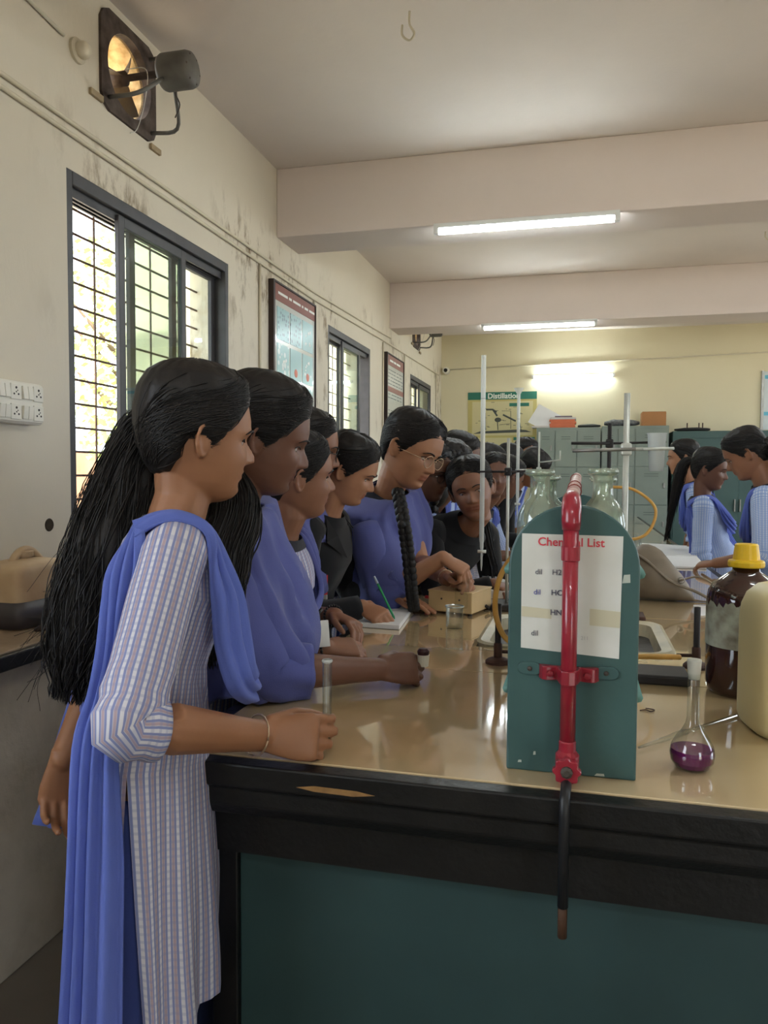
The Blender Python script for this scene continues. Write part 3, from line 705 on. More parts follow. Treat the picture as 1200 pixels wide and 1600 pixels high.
# valve
part('valve_body', G().lathe([(.010, -.045), (.013, -.04), (.013, -.022), (.018, -.016), (.018, .014), (.013, .02), (.013, .034), (.0118, .036)], 16, (px0, py0, .928), cap=True), M_REDP, pipe, smooth=False)
MX = Matrix.Rotation(math.pi/2, 4, 'X')
part('valve_stem', G().lathe([(.009, 0), (.009, .026), (.0, .027)], 12, (px0, py0-.012, .928), MX), M_DARKW, pipe)
pts = []
for k in range(40):
    a = 2*math.pi*k/40; rr = .0195+.0022*math.cos(a*8); pts.append((px0+rr*math.cos(a), py0-.038, .928+rr*math.sin(a)))
g = G().poly(pts, (0, .012, 0)); part('handwheel', g, M_REDP, pipe, bevel=.002)
part('wheel_nut', G().lathe([(.009, 0), (.009, .004), (.005, .006), (0, .006)], 8, (px0, py0-.038, .928), MX), M_DARKW, pipe)
part('drop_pipe', G().tube([(px0, py0, .90), (px0, py0-.012, .909), (px0-.001, BY0-.004, .909), (px0-.002, BY0-.012, .902), (px0-.002, BY0-.014, .88), (px0-.002, BY0-.014, .745)], .0078, 10), M_BPIPE, pipe, smooth=True)
part('hose_tail', G().tube([(px0-.002, BY0-.014, .75), (px0-.002, BY0-.014, .70)], .0068, 8), mat('brown_hose', srgb(70, 44, 26), .7), pipe, smooth=True)
# ------------------------------------------------------------------ glassware materials
M_GLASS = glassmat('clear_lab_glass', (.98, .99, .985), (.66, .72, .70), .08, .02, .0)
M_GLASSG = glassmat('greenish_bottle_glass', (.84, .90, .82), (.26, .36, .28), .12, .02, .12, (.78, .84, .76))
M_WHITEG = glassmat('milky_glass', (.88, .92, .9), (.6, .64, .62), .12, .05, .42, (.86, .88, .86))
M_BLACKI = mat('black_cast_iron', srgb(40, 36, 36), .6, var=.3, vscale=20)
M_BROWNI = mat('rusty_iron', srgb(74, 48, 38), .7, var=.3, vscale=20)
M_RUB = mat('amber_rubber_tube', srgb(206, 160, 82), .4, col2=srgb(188, 138, 60), vscale=14)
def rbottle(label, x, y, z, r, h, m=M_GLASSG, liquid=None):
    t = empty('reagent_bottle', (x, y, z), label, 'bottle', 'glass reagent bottles on the rack')
    prof = [(0, 0), (r*.9, 0), (r, .006), (r, h*.46), (r*.93, h*.56), (r*.7, h*.66), (r*.47, h*.72), (r*.43, h*.78), (r*.43, h*.92), (r*.62, h*.95), (r*.66, h*.975), (r*.6, h)]
    part('glass', G().lathe(prof, 28, (x, y, z)), m, t, smooth=True)
    part('rim', G().lathe([(r*.4, h*.93), (r*.64, h*.94), (r*.68, h*.97), (r*.62, h), (r*.42, h)], 28, (x, y, z)), m, t, smooth=True)
    if liquid: part('liquid', G().lathe([(0, .003), (r*.9, .003), (r*.94, .01), (r*.94, h*liquid[0]), (0, h*liquid[0])], 24, (x, y, z)), liquid[1], t, smooth=False)
    return t
LQ = mat('pale_green_liquid', (.55, .62, .42), .05, trans=.9, ior=1.33)
zs_ = 1.205
B1 = PX(853, 790, D=1.42); B2 = PX(936, 790, D=1.40)
rbottle('open glass reagent bottle left of the pipe, in front', -.068, 1.372, zs_, .039, .176)
rbottle('open glass reagent bottle right of the pipe, in front', .038, 1.36, zs_, .0385, .178, liquid=(.3, LQ))
rbottle('glass reagent bottle left of the pipe, second along the rack', -.064, 1.50, zs_, .036, .165)
rbottle('glass reagent bottle left of the pipe, third along the rack', -.062, 1.63, zs_, .036, .166)
rbottle('glass reagent bottle right of the pipe, second along the rack', .044, 1.52, zs_, .036, .163)
rbottle('glass reagent bottle right of the pipe, farthest along the rack', .044, 1.70, zs_, .036, .165)
t = empty('small_bottle', (-.085, 1.29, zs_), 'narrow clear vial with white label at the left edge of the rack', 'bottle')
part('glass', G().lathe([(0, 0), (.014, 0), (.0145, .05), (.008, .065), (.008, .08), (.0095, .082)], 16, (-.083, 1.292, zs_)), M_GLASS, t, smooth=True)
part('paper_label', G().lathe([(.0148, .012), (.0148, .042)], 16, (-.083, 1.292, zs_)), M_SHEET, t, smooth=True)
# volumetric flask with purple solution
fx, fy = .182, 1.30
t = empty('volumetric_flask', (fx, fy, BZ), 'round volumetric flask of purple solution on the bench front', 'flask')
R = .0345
prof = [(0, .0015), (.018, .0), (.026, .004), (R*.95, .014), (R, .026), (R*.94, .038), (R*.75, .051), (.017, .063), (.0115, .074), (.0095, .084), (.009, .150), (.0105, .153), (.0105, .156)]
part('glass', G().lathe(prof, 32, (fx, fy, BZ)), M_GLASS, t, smooth=True)
M_PURP = mat('purple_solution', (.13, .006, .09), .05, trans=.2, ior=1.33, spec=.5)
part('purple_liquid', G().lathe([(0, .003), (.018, .002), (.0255, .006), (R*.93, .0148), (R*.975, .026), (R*.95, .0335), (0, .0335)], 32, (fx, fy, BZ)), M_PURP, t, smooth=False, label='deep purple liquid')
part('stopper', G().lathe([(0, .146), (.0085, .146), (.0098, .156), (.0112, .176), (.0106, .178), (0, .178)], 20, (fx, fy, BZ)), glassmat('frosted_stopper', (.7, .72, .68), (.6, .6, .56), .06, .3, .6, (.70, .68, .60)), t, smooth=True, label='frosted pale stopper')
# amber bottle with yellow cap
ax, ay = .352, 1.80; r_ = .0775
t = empty('amber_bottle', (ax, ay, BZ), 'large brown glass bottle with yellow screw cap and torn label', 'bottle')
M_AMB = mat('dark_amber_glass', (.030, .010, .008), .08, spec=.6, coat=.6, col2=(.055, .018, .012), vscale=5)
part('glass_body', G().lathe([(0, 0), (r_*.88, 0), (r_*.97, .01), (r_, .022), (r_, .205), (r_*.97, .222), (r_*.85, .238), (r_*.55, .256), (r_*.36, .266), (r_*.33, .285), (0, .285)], 36, (ax, ay, BZ)), M_AMB, t, smooth=True)
def torn_label(rr, z0, z1, a0, a1, seed):
    g = G(); rows = []; q = random.Random(seed)
    n = 40; top = [z1-abs(noise.noise(V((k*.35, seed, 0))))*.035 for k in range(n+1)]
    for k in range(n+1):
        a = a0+(a1-a0)*k/n; c = V((math.cos(a), math.sin(a), 0)); rows.append([V((ax, ay, BZ))+c*rr+V((0, 0, z0)), V((ax, ay, BZ))+c*rr+V((0, 0, (z0+top[k])/2)), V((ax, ay, BZ))+c*rr+V((0, 0, top[k]))])
    return g.grid(rows)
part('torn_label', torn_label(r_+.0012, .105, .205, math.radians(165), math.radians(320), 2), mat('stained_label', srgb(176, 180, 164), .7, col2=srgb(112, 104, 88), vscale=22), t, smooth=True, label='stained torn paper label')
M_YEL = mat('yellow_cap_plastic', srgb(226, 184, 30), .4)
part('cap', G().lathe([(0, .275), (.036, .275), (.037, .278), (.037, .285), (.035, .289), (.0275, .291), (.0235, .323), (.021, .325), (0, .325)], 28, (ax, ay, BZ)), M_YEL, t, smooth=False, label='yellow screw cap')
# cream plastic can at the right border
def superring(cx, cy, z, a, b, n=4.0, N=36, rot=0.0):
    out = []
    for k in range(N):
        t_ = 2*math.pi*k/N; c, s = math.cos(t_), math.sin(t_)
        x = a*abs(c)**(2/n)*(1 if c >= 0 else -1); y = b*abs(s)**(2/n)*(1 if s >= 0 else -1)
        out.append(V((cx+x*math.cos(rot)-y*math.sin(rot), cy+x*math.sin(rot)+y*math.cos(rot), z)))
    return out
def jerry(label, cx, cy, z, a, b, h, m, rot, handle=True, liq=None, capm=None, boxy=False):
    t = empty('plastic_can', (cx, cy, z), label, 'can')
    rr = []
    prof = ((0, .92), (.006, .97), (.02, 1.0), (h*.80, 1.0), (h*.86, .985), (h*.90, .93), (h*.93, .80), (h*.965, .45), (h*.975, .2)) if boxy else ((0, .86), (.006, .94), (.02, 1.0), (h*.70, 1.0), (h*.80, .97), (h*.88, .88), (h*.94, .70), (h*.97, .45), (h*.975, .2))
    for zz, f in prof: rr.append(superring(cx, cy, z+zz, a*f, b*f, (7.0 if boxy else 3.4) if f > .6 else 2.2, 36, rot))
    part('can_body', G().loft(rr), m, t, smooth=True)
    part('neck', G().lathe([(.022, h*.95), (.022, h*1.03)], 16, (cx, cy, z)), m, t)
    part('cap', G().lathe([(.0, h*1.08), (.026, h*1.08), (.028, h*1.07), (.028, h*1.0)], 18, (cx, cy, z)), capm or m, t)
    if liq: part('liquid', G().loft([superring(cx, cy, z+zz, a*1.004, b*1.004, 7.0 if boxy else 3.4, 36, rot) for zz in (.004, h*liq[0])]), liq[1], t, smooth=True)
    return t
M_CREAM = mat('cream_hdpe', srgb(226, 210, 160), .45, var=.06, vscale=4)
jerry('cream plastic can beside the brown bottle at the right border', .395, 1.55, BZ, .092, .092, .285, M_CREAM, .15)
M_OLDC = mat('old_translucent_can', srgb(196, 172, 138), .5, col2=srgb(172, 140, 104), vscale=6)
jt = jerry('old plastic can half full of dark liquid on the wall counter', -1.68, 2.04, .9, .125, .085, .21, M_OLDC, math.pi/2, boxy=True, liq=(.40, mat('dark_liquid_in_can', srgb(62, 58, 60), .4)))
part('handle', G().tube(smoothcurve([(-1.68, 1.98, 1.09), (-1.68, 2.02, 1.125), (-1.68, 2.07, 1.125), (-1.68, 2.12, 1.085)], 5), .013, 8), M_OLDC, jt, smooth=True)
o = part('debris', G().tube(smoothcurve([(-1.56, 1.93, .905), (-1.53, 1.96, .908), (-1.50, 1.99, .905)], 4), [.005, .009, .012, .008, .01, .006, .009, .011, .004], 7), mat('dark_debris', srgb(66, 44, 34), .8, var=.4, vscale=60), smooth=True)
tag(o, 'small dark scrap lying on the wall counter', 'scrap')
# ------------------------------------------------------------------ burners, stands, clamps
def burner(label, x, y, rot):
    t = empty('bunsen_burner', (x, y, BZ), label, 'burner', 'bunsen burners on the bench')
    part('base', G().lathe([(0, .012), (.012, .016), (.026, .011), (.031, .006), (.031, 0), (0, 0)], 24, (x, y, BZ)), M_BROWNI, t, smooth=False)
    part('collar', G().lathe([(.0085, .012), (.0105, .016), (.0105, .048), (.0085, .052)], 16, (x, y, BZ)), M_BROWNI, t, smooth=True)
    part('barrel', G().lathe([(.0078, .05), (.0078, .150), (.006, .150), (.006, .13)], 16, (x, y, BZ)), M_BLACKI, t, smooth=True)
    d = V((math.cos(rot), math.sin(rot), 0))
    part('gas_inlet', G().tube([V((x, y, BZ+.03)), V((x, y, BZ+.026))+d*.045], .0045, 8), M_BROWNI, t, smooth=True)
burner('black bunsen burner standing left of the teal rack panel', -.192, 1.915, .4)
burner('black bunsen burner standing behind the purple flask', .284, 2.0, 2.9)
def stand(label, x, y, h, rodm, basem, bx=.07, by=.05, dx=0, r=.005):
    t = empty('retort_stand', (x, y, BZ), label, 'stand', 'retort stands on the bench')
    part('base_plate', G().box(x-bx+dx, x+bx+dx, y-by, y+by, BZ, BZ+.022), basem, t, bevel=.005)
    part('rod', G().tube([(x, y, BZ+.02), (x, y, BZ+h)], r, 10), rodm, t, smooth=True)
    return t
M_WROD = mat('pale_steel_rod', srgb(196, 198, 190), .35, metal=.3, var=.15, vscale=30)
def clamp(label, pr, pj, m=None, jaw=.03, par=None):
    """boss head at pr on the rod, arm out to the jaws at pj"""
    m = m or M_BLACKI; t = empty('burette_clamp', pr, label, 'clamp', 'clamps on the stands'); d = (V(pj)-V(pr)); L = d.length; d.normalize(); s, u = frame_of(d)
    part('boss_head', G().box(-.012, .012, -.012, .012, -.014, .014, Matrix.Translation(pr)), m, t, bevel=.004)
    part('screw', G().tube([V(pr)-s*.01, V(pr)-s*.035], .004, 6), m, t); 
    part('arm', G().tube([V(pr)-d*.03, V(pj)-d*jaw], .004, 8), m, t, smooth=True)
    for k in (-1, 1): part('jaw', G().tube(smoothcurve([V(pj)-d*jaw, V(pj)-d*jaw*.5+s*k*.016, V(pj)+s*k*.010, V(pj)+d*jaw*.4+s*k*.008], 4), .004, 6), m, t, smooth=True)
def burette(label, p, L, r, funnel=False):
    p = V(p); t = empty('burette', p, label, 'burette', 'burettes in the clamps')
    part('barrel', G().lathe([(r*1.05, L), (r, L-.005), (r, .11), (r*.75, .1), (r*.75, .085), (r*.55, .075)], 14, p), M_WHITEG, t, smooth=True)
    part('stopcock', G().tube([p+V((-.014, 0, .07)), p+V((.016, 0, .07))], .006, 8), mat('white_stopcock', srgb(206, 208, 204), .4), t, smooth=True)
    part('jet', G().lathe([(r*.5, .066), (r*.42, .02), (.0012, 0)], 10, p), M_WHITEG, t, smooth=True)
    part('graduation_band', G().lathe([(r*1.02, L*.80), (r*1.02, L*.802)], 14, p), M_INK, t)
    if funnel: part('funnel', G().lathe([(r*.8, L-.02), (r*.9, L), (.026, L+.032), (.027, L+.034)], 20, p), M_WHITEG, t, smooth=True)
S1 = stand('retort stand with thin rod left of the teal panel', -.245, 2.72, .60, M_WROD, M_BLACKI, .05, .07, r=.0055)
bu = PX(752, 892, D=2.75); burette('tall burette clamped beside the students, tallest of the glass tubes', bu, .765, .0085)
clamp('black burette clamp crossing the thin rod', (-.245, 2.72, PX(795, 737, Y=2.72).z), (bu.x, bu.y, PX(752, 737, D=2.75).z), jaw=.035)
o = part('clamp_rod', G().tube([(-.245, 2.72, PX(795, 737, Y=2.72).z), (-.14, 2.76, PX(795, 737, Y=2.72).z+.004)], .004, 8), M_BLACKI, smooth=True); tag(o, 'thin black cross rod fixed to the thin stand rod', 'rod')
b2 = PX(808, 808, D=4.1); burette('burette with a glass funnel in its top, farther down the bench', b2, .65, .0085, True)
S2 = stand('pale retort stand beyond the funnel burette', b2.x+.11, b2.y, .70, M_WROD, M_BLACKI, .05, .07)
clamp('pale clamp holding the funnel burette', (b2.x+.11, b2.y, 1.40), (b2.x, b2.y, 1.40), M_WROD)
o = part('cross_rod', G().tube([(b2.x+.11, b2.y, 1.44), (b2.x+.22, b2.y-.05, 1.45), (b2.x+.22, b2.y-.05, 1.5)], .004, 6), M_WROD, smooth=True); tag(o, 'thin pale cross rod on the far stand', 'rod')
sr = PX(978, 720, Y=1.86)
S3 = stand('pale retort stand behind the right of the teal panel', sr.x, 1.86, .66, M_WROD, M_BLACKI, .085, .055, .06, r=.0068)
zr = PX(978, 702, Y=1.86).z
clamp('corroded clamp on the pale retort stand reaching right', (sr.x, 1.86, zr), (sr.x+.085, 1.89, zr+.002), M_WROD, jaw=.05)
o = part('clamp_rod', G().tube([(sr.x+.02, 1.85, zr), (sr.x-.12, 1.83, zr-.004)], .004, 8), M_STEEL, smooth=True); tag(o, 'steel clamp rod reaching left from the pale stand', 'rod')
cup = V((PX(1026, 700, Y=1.89).x, 1.89, zr-.05))
o = part('plastic_cup', G().lathe([(.0, 0), (.016, 0), (.021, .085), (.023, .088)], 18, cup), glassmat('hazy_plastic', (.75, .78, .78), (.6, .62, .62), .08, .2, .5, (.72, .75, .74)), smooth=True); tag(o, 'hazy plastic cup held in the clamp on the pale stand', 'cup')
dr = PX(951, 760, D=2.5)
S4 = stand('dark retort stand with brown base between bottles and bag', dr.x, dr.y, .64, M_BLACKI, M_BROWNI, .07, .05, .05, r=.0065)
zr4 = PX(951, 693, D=2.5).z
clamp('dark clamp with wing nut on the dark stand reaching right', (dr.x, dr.y, zr4), (dr.x+.15, dr.y+.02, zr4+.004), jaw=.06)
o = part('clamp_rod', G().tube([(dr.x, dr.y-.01, zr4), (dr.x-.12, dr.y-.03, zr4)], .005, 8), M_BLACKI, smooth=True); tag(o, 'dark clamp rod reaching left from the dark stand', 'rod')
# rubber tubing
def hose(label, pts, r=.0062, m=M_RUB): return tag(part('rubber_tube', G().tube(smoothcurve(pts, 8), r, 10), m, smooth=True), label, 'tube')
z5 = PYF+.06
hose('yellow rubber tube looping down left of the teal panel', [(-.10, 1.86, 1.20), (-.145, 1.86, 1.185), (-.185, 1.86, 1.12), (-.195, 1.87, 1.04), (-.17, 1.87, .975), (-.12, 1.87, .955), (-.06, 1.88, .96)], .0068)
hose('thin yellow rubber tube looping right beside the pale stand', [(dr.x, dr.y-.008, 1.335), (dr.x+.08, dr.y-.01, 1.325), (dr.x+.145, dr.y-.01, 1.265), (dr.x+.12, dr.y-.01, 1.185), (dr.x+.05, dr.y-.01, 1.165), (dr.x, dr.y-.01, 1.20)], .005)
hose('yellow rubber tube running flat to the right burner', [(.07, 1.93, .915), (.13, 1.95, .928), (.2, 1.965, .93), (.245, 1.99, .926)], .0068)
hose('short end of yellow rubber tube hanging over the brown base', [(.05, 2.28, 1.02), (.085, 2.29, .99), (.115, 2.3, .945), (.12, 2.3, .928)], .010)
# glass pipette lying on the bench
a = PX(998, 1168, Z=BZ+.005); b = PX(1150, 1118, Z=BZ+.005); d = (b-a)
o = part('glass_pipette', G().tube([a, a+d*.12, a+d*.2, a+d*.26, a+d*.34, a+d*.42, a+d*.5, b], [.0022, .003, .0045, .0045, .006, .006, .0035, .003], 10), M_GLASS, smooth=True); tag(o, 'thin glass pipette lying on the bench behind the purple flask', 'pipette')
# wire scrap
a = PX(1000, 1110, Z=BZ+.002); o = part('wire_scrap', G().tube(smoothcurve([a, a+V((.012, .008, 0)), a+V((.02, -.002, 0)), a+V((.028, .012, 0)), a+V((.012, .018, 0))], 5), .0012, 5), M_BROWNI, smooth=True); tag(o, 'bit of twisted wire beside the teal panel', 'wire')
# beaker, instrument box, notebooks
b = PX(710, 982, Z=BZ); t = empty('beaker', b, 'small clear glass beaker in front of the beige instrument box', 'beaker')
part('glass', G().lathe([(0, .002), (.024, .002), (.0265, .006), (.0265, .062), (.029, .068), (.0298, .07), (.0275, .068), (.025, .06), (.025, .008), (0, .006)], 24, b), M_GLASS, t, smooth=True)
part('rim', G().lathe([(.0275, .066), (.030, .069), (.028, .071)], 24, b), glassmat('rim_glass', (.8, .84, .8), (.5, .55, .5), .2, .02, .3), t, smooth=True)
M_BEIGE = mat('beige_powder_coat', srgb(206, 178, 132), .5, var=.06, vscale=20)
c0 = PX(669, 957, Z=BZ); c1 = PX(737, 964, Z=BZ); ux = (c1-c0).normalized(); uy = V((-ux.y, ux.x, 0)); w = (c1-c0).length
Mb = Matrix(((ux.x, uy.x, 0, c0.x), (ux.y, uy.y, 0, c0.y), (0, 0, 1, BZ), (0, 0, 0, 1)))
t = empty('instrument_box', c0+ux*w*.5, 'beige metal instrument box on the bench left of the rack', 'instrument')
part('case', G().box(0, w, 0, .175, .008, .078, Mb), M_BEIGE, t, bevel=.003)
part('lid', G().box(-.002, w+.002, -.002, .177, .074, .080, Mb), M_BEIGE, t, bevel=.002)
for x in (.05, w-.045): part('screw', G().ball(Mb @ V((x, -.001, .052)), .0035, 8, 4), M_DARKW, t)
for x in (.012, w-.012):
    for y in (.012, .16): part('foot', G().lathe([(.008, 0), (.008, .009)], 10, Mb @ V((x, y, 0)), cap=True), M_BLACKI, t)
part('cable_gland', G().tube([Mb @ V((w, .12, .02)), Mb @ V((w+.015, .12, .012))], .006, 8), M_BLACKI, t)
o = part('power_cable', G().tube(smoothcurve([Mb @ V((-.005, .12, .02)), Mb @ V((-.05, .10, .006)), Mb @ V((-.07, .06, .005)), Mb @ V((-.03, .03, .005)), Mb @ V((-.06, -.01, .005))], 6), .004, 6), M_BLACKI, smooth=True); tag(o, 'black cable beside the beige instrument box', 'cable')
o = part('red_probe', G().tube([Mb @ V((-.075, .13, .03)), Mb @ V((-.02, .13, .028))], [.006, .007], 8), mat('red_plastic', srgb(206, 52, 48), .4), smooth=True); tag(o, 'red probe plug left of the beige instrument box', 'plug')
M_PAPER = mat('white_paper', srgb(226, 226, 226), .7, var=.03, vscale=10)
M_PAPERE = mat('page_edges', srgb(196, 190, 186), .8)
def slab_px(name, corners, z, th, m, label, cat, group=None):
    """a thing lying flat: its four corners on the bench plane"""
    pts = [PX(px, py, Z=z+th) for px, py in corners]
    pts = [V((p.x, p.y, z)) for p in pts]
    nrm = (pts[1]-pts[0]).cross(pts[2]-pts[1])
    if nrm.z < 0: pts.reverse()
    return tag(part(name, G().poly(pts, (0, 0, th)), m, bevel=.0012, seg=1), label, cat, group)
slab_px('notebook', [(552, 972), (624, 977), (653, 938), (596, 930)], BZ+.001, .014, M_PAPER, 'white notebook being written in at the bench edge', 'notebook')
slab_px('ledger', [(742, 922), (796, 924), (796, 910), (746, 908)], BZ+.001, .03, M_PAPERE, 'grey file lying behind the beige instrument box', 'file')
slab_px('printed_sheet', [(756, 908), (794, 909), (793, 898), (752, 897)], BZ+.032, .004, M_PAPER, 'printed white sheet lying on the grey file', 'paper')
o = slab_px('register_page', [(1012, 867), (1089, 869), (1104, 886), (1020, 884)], BZ+.001, .010, M_PAPER, 'near page block of the open white register by the bag', 'register')
o = slab_px('register_page', [(1000, 848), (1083, 853), (1089, 868), (1011, 866)], BZ+.001, .010, M_PAPER, 'far page block of the open white register by the bag', 'register')
slab_px('crumpled_sheet', [(1083, 945), (1112, 947), (1106, 961), (1090, 962)], BZ+.001, .002, M_PAPER, 'small pale scrap of paper beside the bag strap', 'paper')
# handbag
M_BAG = mat('taupe_bag_leather', srgb(128, 116, 100), .55, col2=srgb(104, 92, 76), vscale=7, bump=.15, bscale=30)
bc = PX(1030, 945, Z=BZ); bag = empty('handbag', V((bc.x, bc.y+.1, BZ)), 'slouched taupe handbag lying on the bench right of the rack', 'bag')
rings = []
for i in range(15):
    t_ = i/14; xx = .14+(.33)*t_; prof = max(.04, math.sin(math.pi*min(1, t_*1.02+.12))**.7)
    ring = []
    for k in range(22):
        a = 2*math.pi*k/22; nz = noise.noise(V((xx*14, math.cos(a)*1.4, math.sin(a)*1.4)))
        h = (.115-.04*t_)*prof; z = BZ+.001+h*(1+math.sin(a))*(1+.12*nz); y = bc.y+.13+.085*prof*math.cos(a)*(1+.10*nz)-.03*t_
        ring.append(V((xx, y, max(BZ+.001, z))))
    rings.append(ring)
part('bag_body', G().loft(rings), M_BAG, bag, smooth=True)
part('strap', G().tube(smoothcurve([(.15, bc.y+.08, BZ+.21), (.24, bc.y+.05, BZ+.16), (.33, bc.y+.03, BZ+.085), (.42, bc.y+.0, BZ+.05), (.50, bc.y-.06, BZ+.008)], 6), .012, 8, flat=.4), M_BAG, bag, smooth=True)
part('strap', G().tube(smoothcurve([(.36, bc.y+.05, BZ+.085), (.43, bc.y+.06, BZ+.10), (.49, bc.y+.03, BZ+.065), (.52, bc.y-.02, BZ+.01)], 6), .009, 8, flat=.4), M_BAG, bag, smooth=True)
part('buckle', G().lathe([(.010, -.003), (.013, 0), (.010, .003)], 14, (.365, bc.y+.02, BZ+.09), MX), M_STEEL, bag, smooth=True)
# far glass bottle on the bench
p = V((.33, 6.9, BZ)); o = part('glass_bottle', G().lathe([(0, 0), (.034, 0), (.036, .01), (.036, .13), (.014, .19), (.012, .24), (.015, .245)], 18, p), M_GLASS, smooth=True); tag(o, 'tall clear glass bottle far along the bench', 'bottle')
p = V((.36, 5.1, BZ)); o = part('conical_flask', G().lathe([(0, 0), (.036, 0), (.038, .006), (.014, .075), (.012, .10), (.015, .104)], 18, p), M_GLASS, smooth=True); tag(o, 'small conical flask on the bench beyond the open register', 'flask')
# ------------------------------------------------------------------ back of the room
M_LOCK = mat('grey_green_steel', srgb(128, 138, 128), .5, col2=srgb(118, 128, 120), vscale=3)
M_SLOT = mat('slot_shadow_steel', srgb(84, 92, 86), .6)
YFL = 9.9
def lockers(label, edges, z1):
    x0, x1 = edges[0], edges[-1]
    t = empty('steel_locker', ((x0+x1)/2, YFL+.24, 0), label, 'locker', 'steel lockers against the back wall')
    part('carcass', G().box(x0, x1, YFL+.012, YB-.01, 0, z1), M_LOCK, t, bevel=.004)
    rows = 4; rh = (z1-.1)/rows
    for i in range(len(edges)-1):
        for r_i in range(rows):
            za = .07+rh*r_i; a, b = edges[i]+.008, edges[i+1]-.008
            d = part('locker_door', G().box(a, b, YFL, YFL+.014, za+.006, za+rh-.006), M_LOCK, t, bevel=.003)
            for k in range(2): part('vent_slot', G().box(a+(b-a)*.28, a+(b-a)*.72, YFL-.003, YFL+.002, za+rh-.09-.028*k, za+rh-.083-.028*k), M_SLOT, d)
            part('door_handle', G().box(b-.05, b-.03, YFL-.015, YFL, za+rh*.45, za+rh*.58), M_STEEL, d, bevel=.003)
    return t
X9 = lambda px: PX(px, 700, Y=YFL).x
lockers('grey steel locker left of the pale stand, behind the students', [X9(838), X9(867), X9(901), X9(938)], 1.972)
lockers('grey steel locker under the cardboard box', [X9(940), X9(965), X9(992), X9(1045)], 1.985)
M_CAB = mat('dark_green_steel', srgb(62, 88, 84), .5, col2=srgb(54, 78, 76), vscale=3)
xa = X9(1051); t = empty('steel_cabinet', (xa+.7, YFL+.24, 0), 'dark green steel cabinet behind the girls at right', 'cabinet')
part('carcass', G().box(xa, xa+1.5, YFL+.012, YB-.01, 0, 1.915), M_CAB, t, bevel=.004)
for k in range(2):
    d = part('cabinet_door', G().box(xa+.02+k*.73, xa+.75+k*.73, YFL, YFL+.014, .08, 1.82), M_CAB, t, bevel=.003)
    part('door_handle', G().box(xa+.70+k*.06, xa+.715+k*.06, YFL-.03, YFL, .95, 1.1), M_STEEL, d, bevel=.003)
    part('top_trim', G().box(xa+.005+k*.735, xa+.73+k*.735, YFL+.004, YFL+.015, 1.83, 1.905), M_CAB, t, bevel=.002)
for k in range(2): part('paper_tag', G().box(xa+.62+k*.11, xa+.72+k*.11, YFL-.002, YFL+.0, 1.70, 1.80), M_PAPER, t)
M_CARD = mat('brown_cardboard', srgb(170, 120, 76), .8, var=.1, vscale=6)
zl = 1.986
t = empty('cardboard_box', (.90, 10.12, zl), 'brown cardboard box on top of the lockers', 'box')
part('carton', G().box(X9(1003), X9(1041), 9.98, 10.25, zl, zl+.17), M_CARD, t, bevel=.003); part('flap', G().box(X9(1003)+.004, X9(1041)-.004, 9.984, 10.115, zl+.17, zl+.175), M_CARD, t)
part('flap', G().box(X9(1003)+.004, X9(1041)-.004, 10.118, 10.246, zl+.17, zl+.174), M_CARD, t)
M_ORNG = mat('orange_file_card', srgb(206, 112, 78), .7, var=.12, vscale=6)
zz = 1.973
for k in range(5):
    th = .026; dx = rnd.uniform(-.015, .015)
    o = part('paper_file', G().box(X9(859)+dx, X9(899)+dx, 9.95, 10.22, zz, zz+th), M_ORNG if k < 4 else M_PAPERE, bevel=.003)
    tag(o, ('orange paper file at the bottom of the stack on the lockers', 'orange paper file second from the bottom of the locker stack', 'orange paper file in the middle of the locker stack', 'orange paper file second from the top of the locker stack', 'grey paper bundle on top of the orange file stack')[k], 'file', 'files stacked on the lockers'); zz += th
o = part('loose_papers', G().box(X9(866), X9(893), 9.97, 10.18, zz, zz+.02), mat('purplish_paper', srgb(128, 114, 120), .8, var=.3, vscale=12), bevel=.003); tag(o, 'thin pile of dull papers topping the orange files', 'papers')
Mw = Matrix.Translation(V((X9(841), 9.99, 1.974))) @ Matrix.Rotation(-.2, 4, 'X') @ Matrix.Rotation(.52, 4, 'Y')
o = part('white_board_sheet', G().box(-.16, .16, -.004, .004, .0, .27, Mw), M_PAPER); tag(o, 'white sheet of card standing tilted on the locker end', 'card')
o = part('paper_stack', G().box(X9(830), X9(858), 9.92, 10.2, 1.973, 1.996), M_PAPERE, bevel=.002); tag(o, 'flat grey paper pile under the tilted white card', 'papers')
def lumps(name, label, cat, x0, x1, z, h, m, seed):
    g = G(); q = random.Random(seed); rows = []
    for i in range(12):
        xx = x0+(x1-x0)*i/11; e = math.sin(math.pi*(i+.5)/12)**.4; ring = []
        for k in range(12):
            a = 2*math.pi*k/12; nz = 1+.5*noise.noise(V((xx*9+seed, math.cos(a), math.sin(a)))); ring.append(V((xx, 10.08+.11*e*math.cos(a), max(z, z+h*.5+h*.5*e*nz*math.sin(a)))))
        rows.append(ring)
    return tag(part(name, g.loft(rows), m, smooth=True), label, cat)
lumps('folded_cloth', 'dark folded bundle on the lockers beside the orange files', 'bundle', X9(902), X9(938), 1.973, .05, mat('dark_bundle', srgb(58, 60, 58), .8), 1)
lumps('wire_bundle', 'grey tangled bundle on the lockers left of the cardboard box', 'bundle', X9(944), X9(1000), 1.986, .085, mat('grey_bundle', srgb(112, 112, 112), .8, col2=srgb(60, 60, 62), vscale=25), 2)
lumps('dark_bundle', 'flat dark bundle on top of the green cabinet', 'bundle', X9(1056), X9(1112), 1.916, .05, mat('black_bundle', srgb(44, 42, 42), .8), 3)
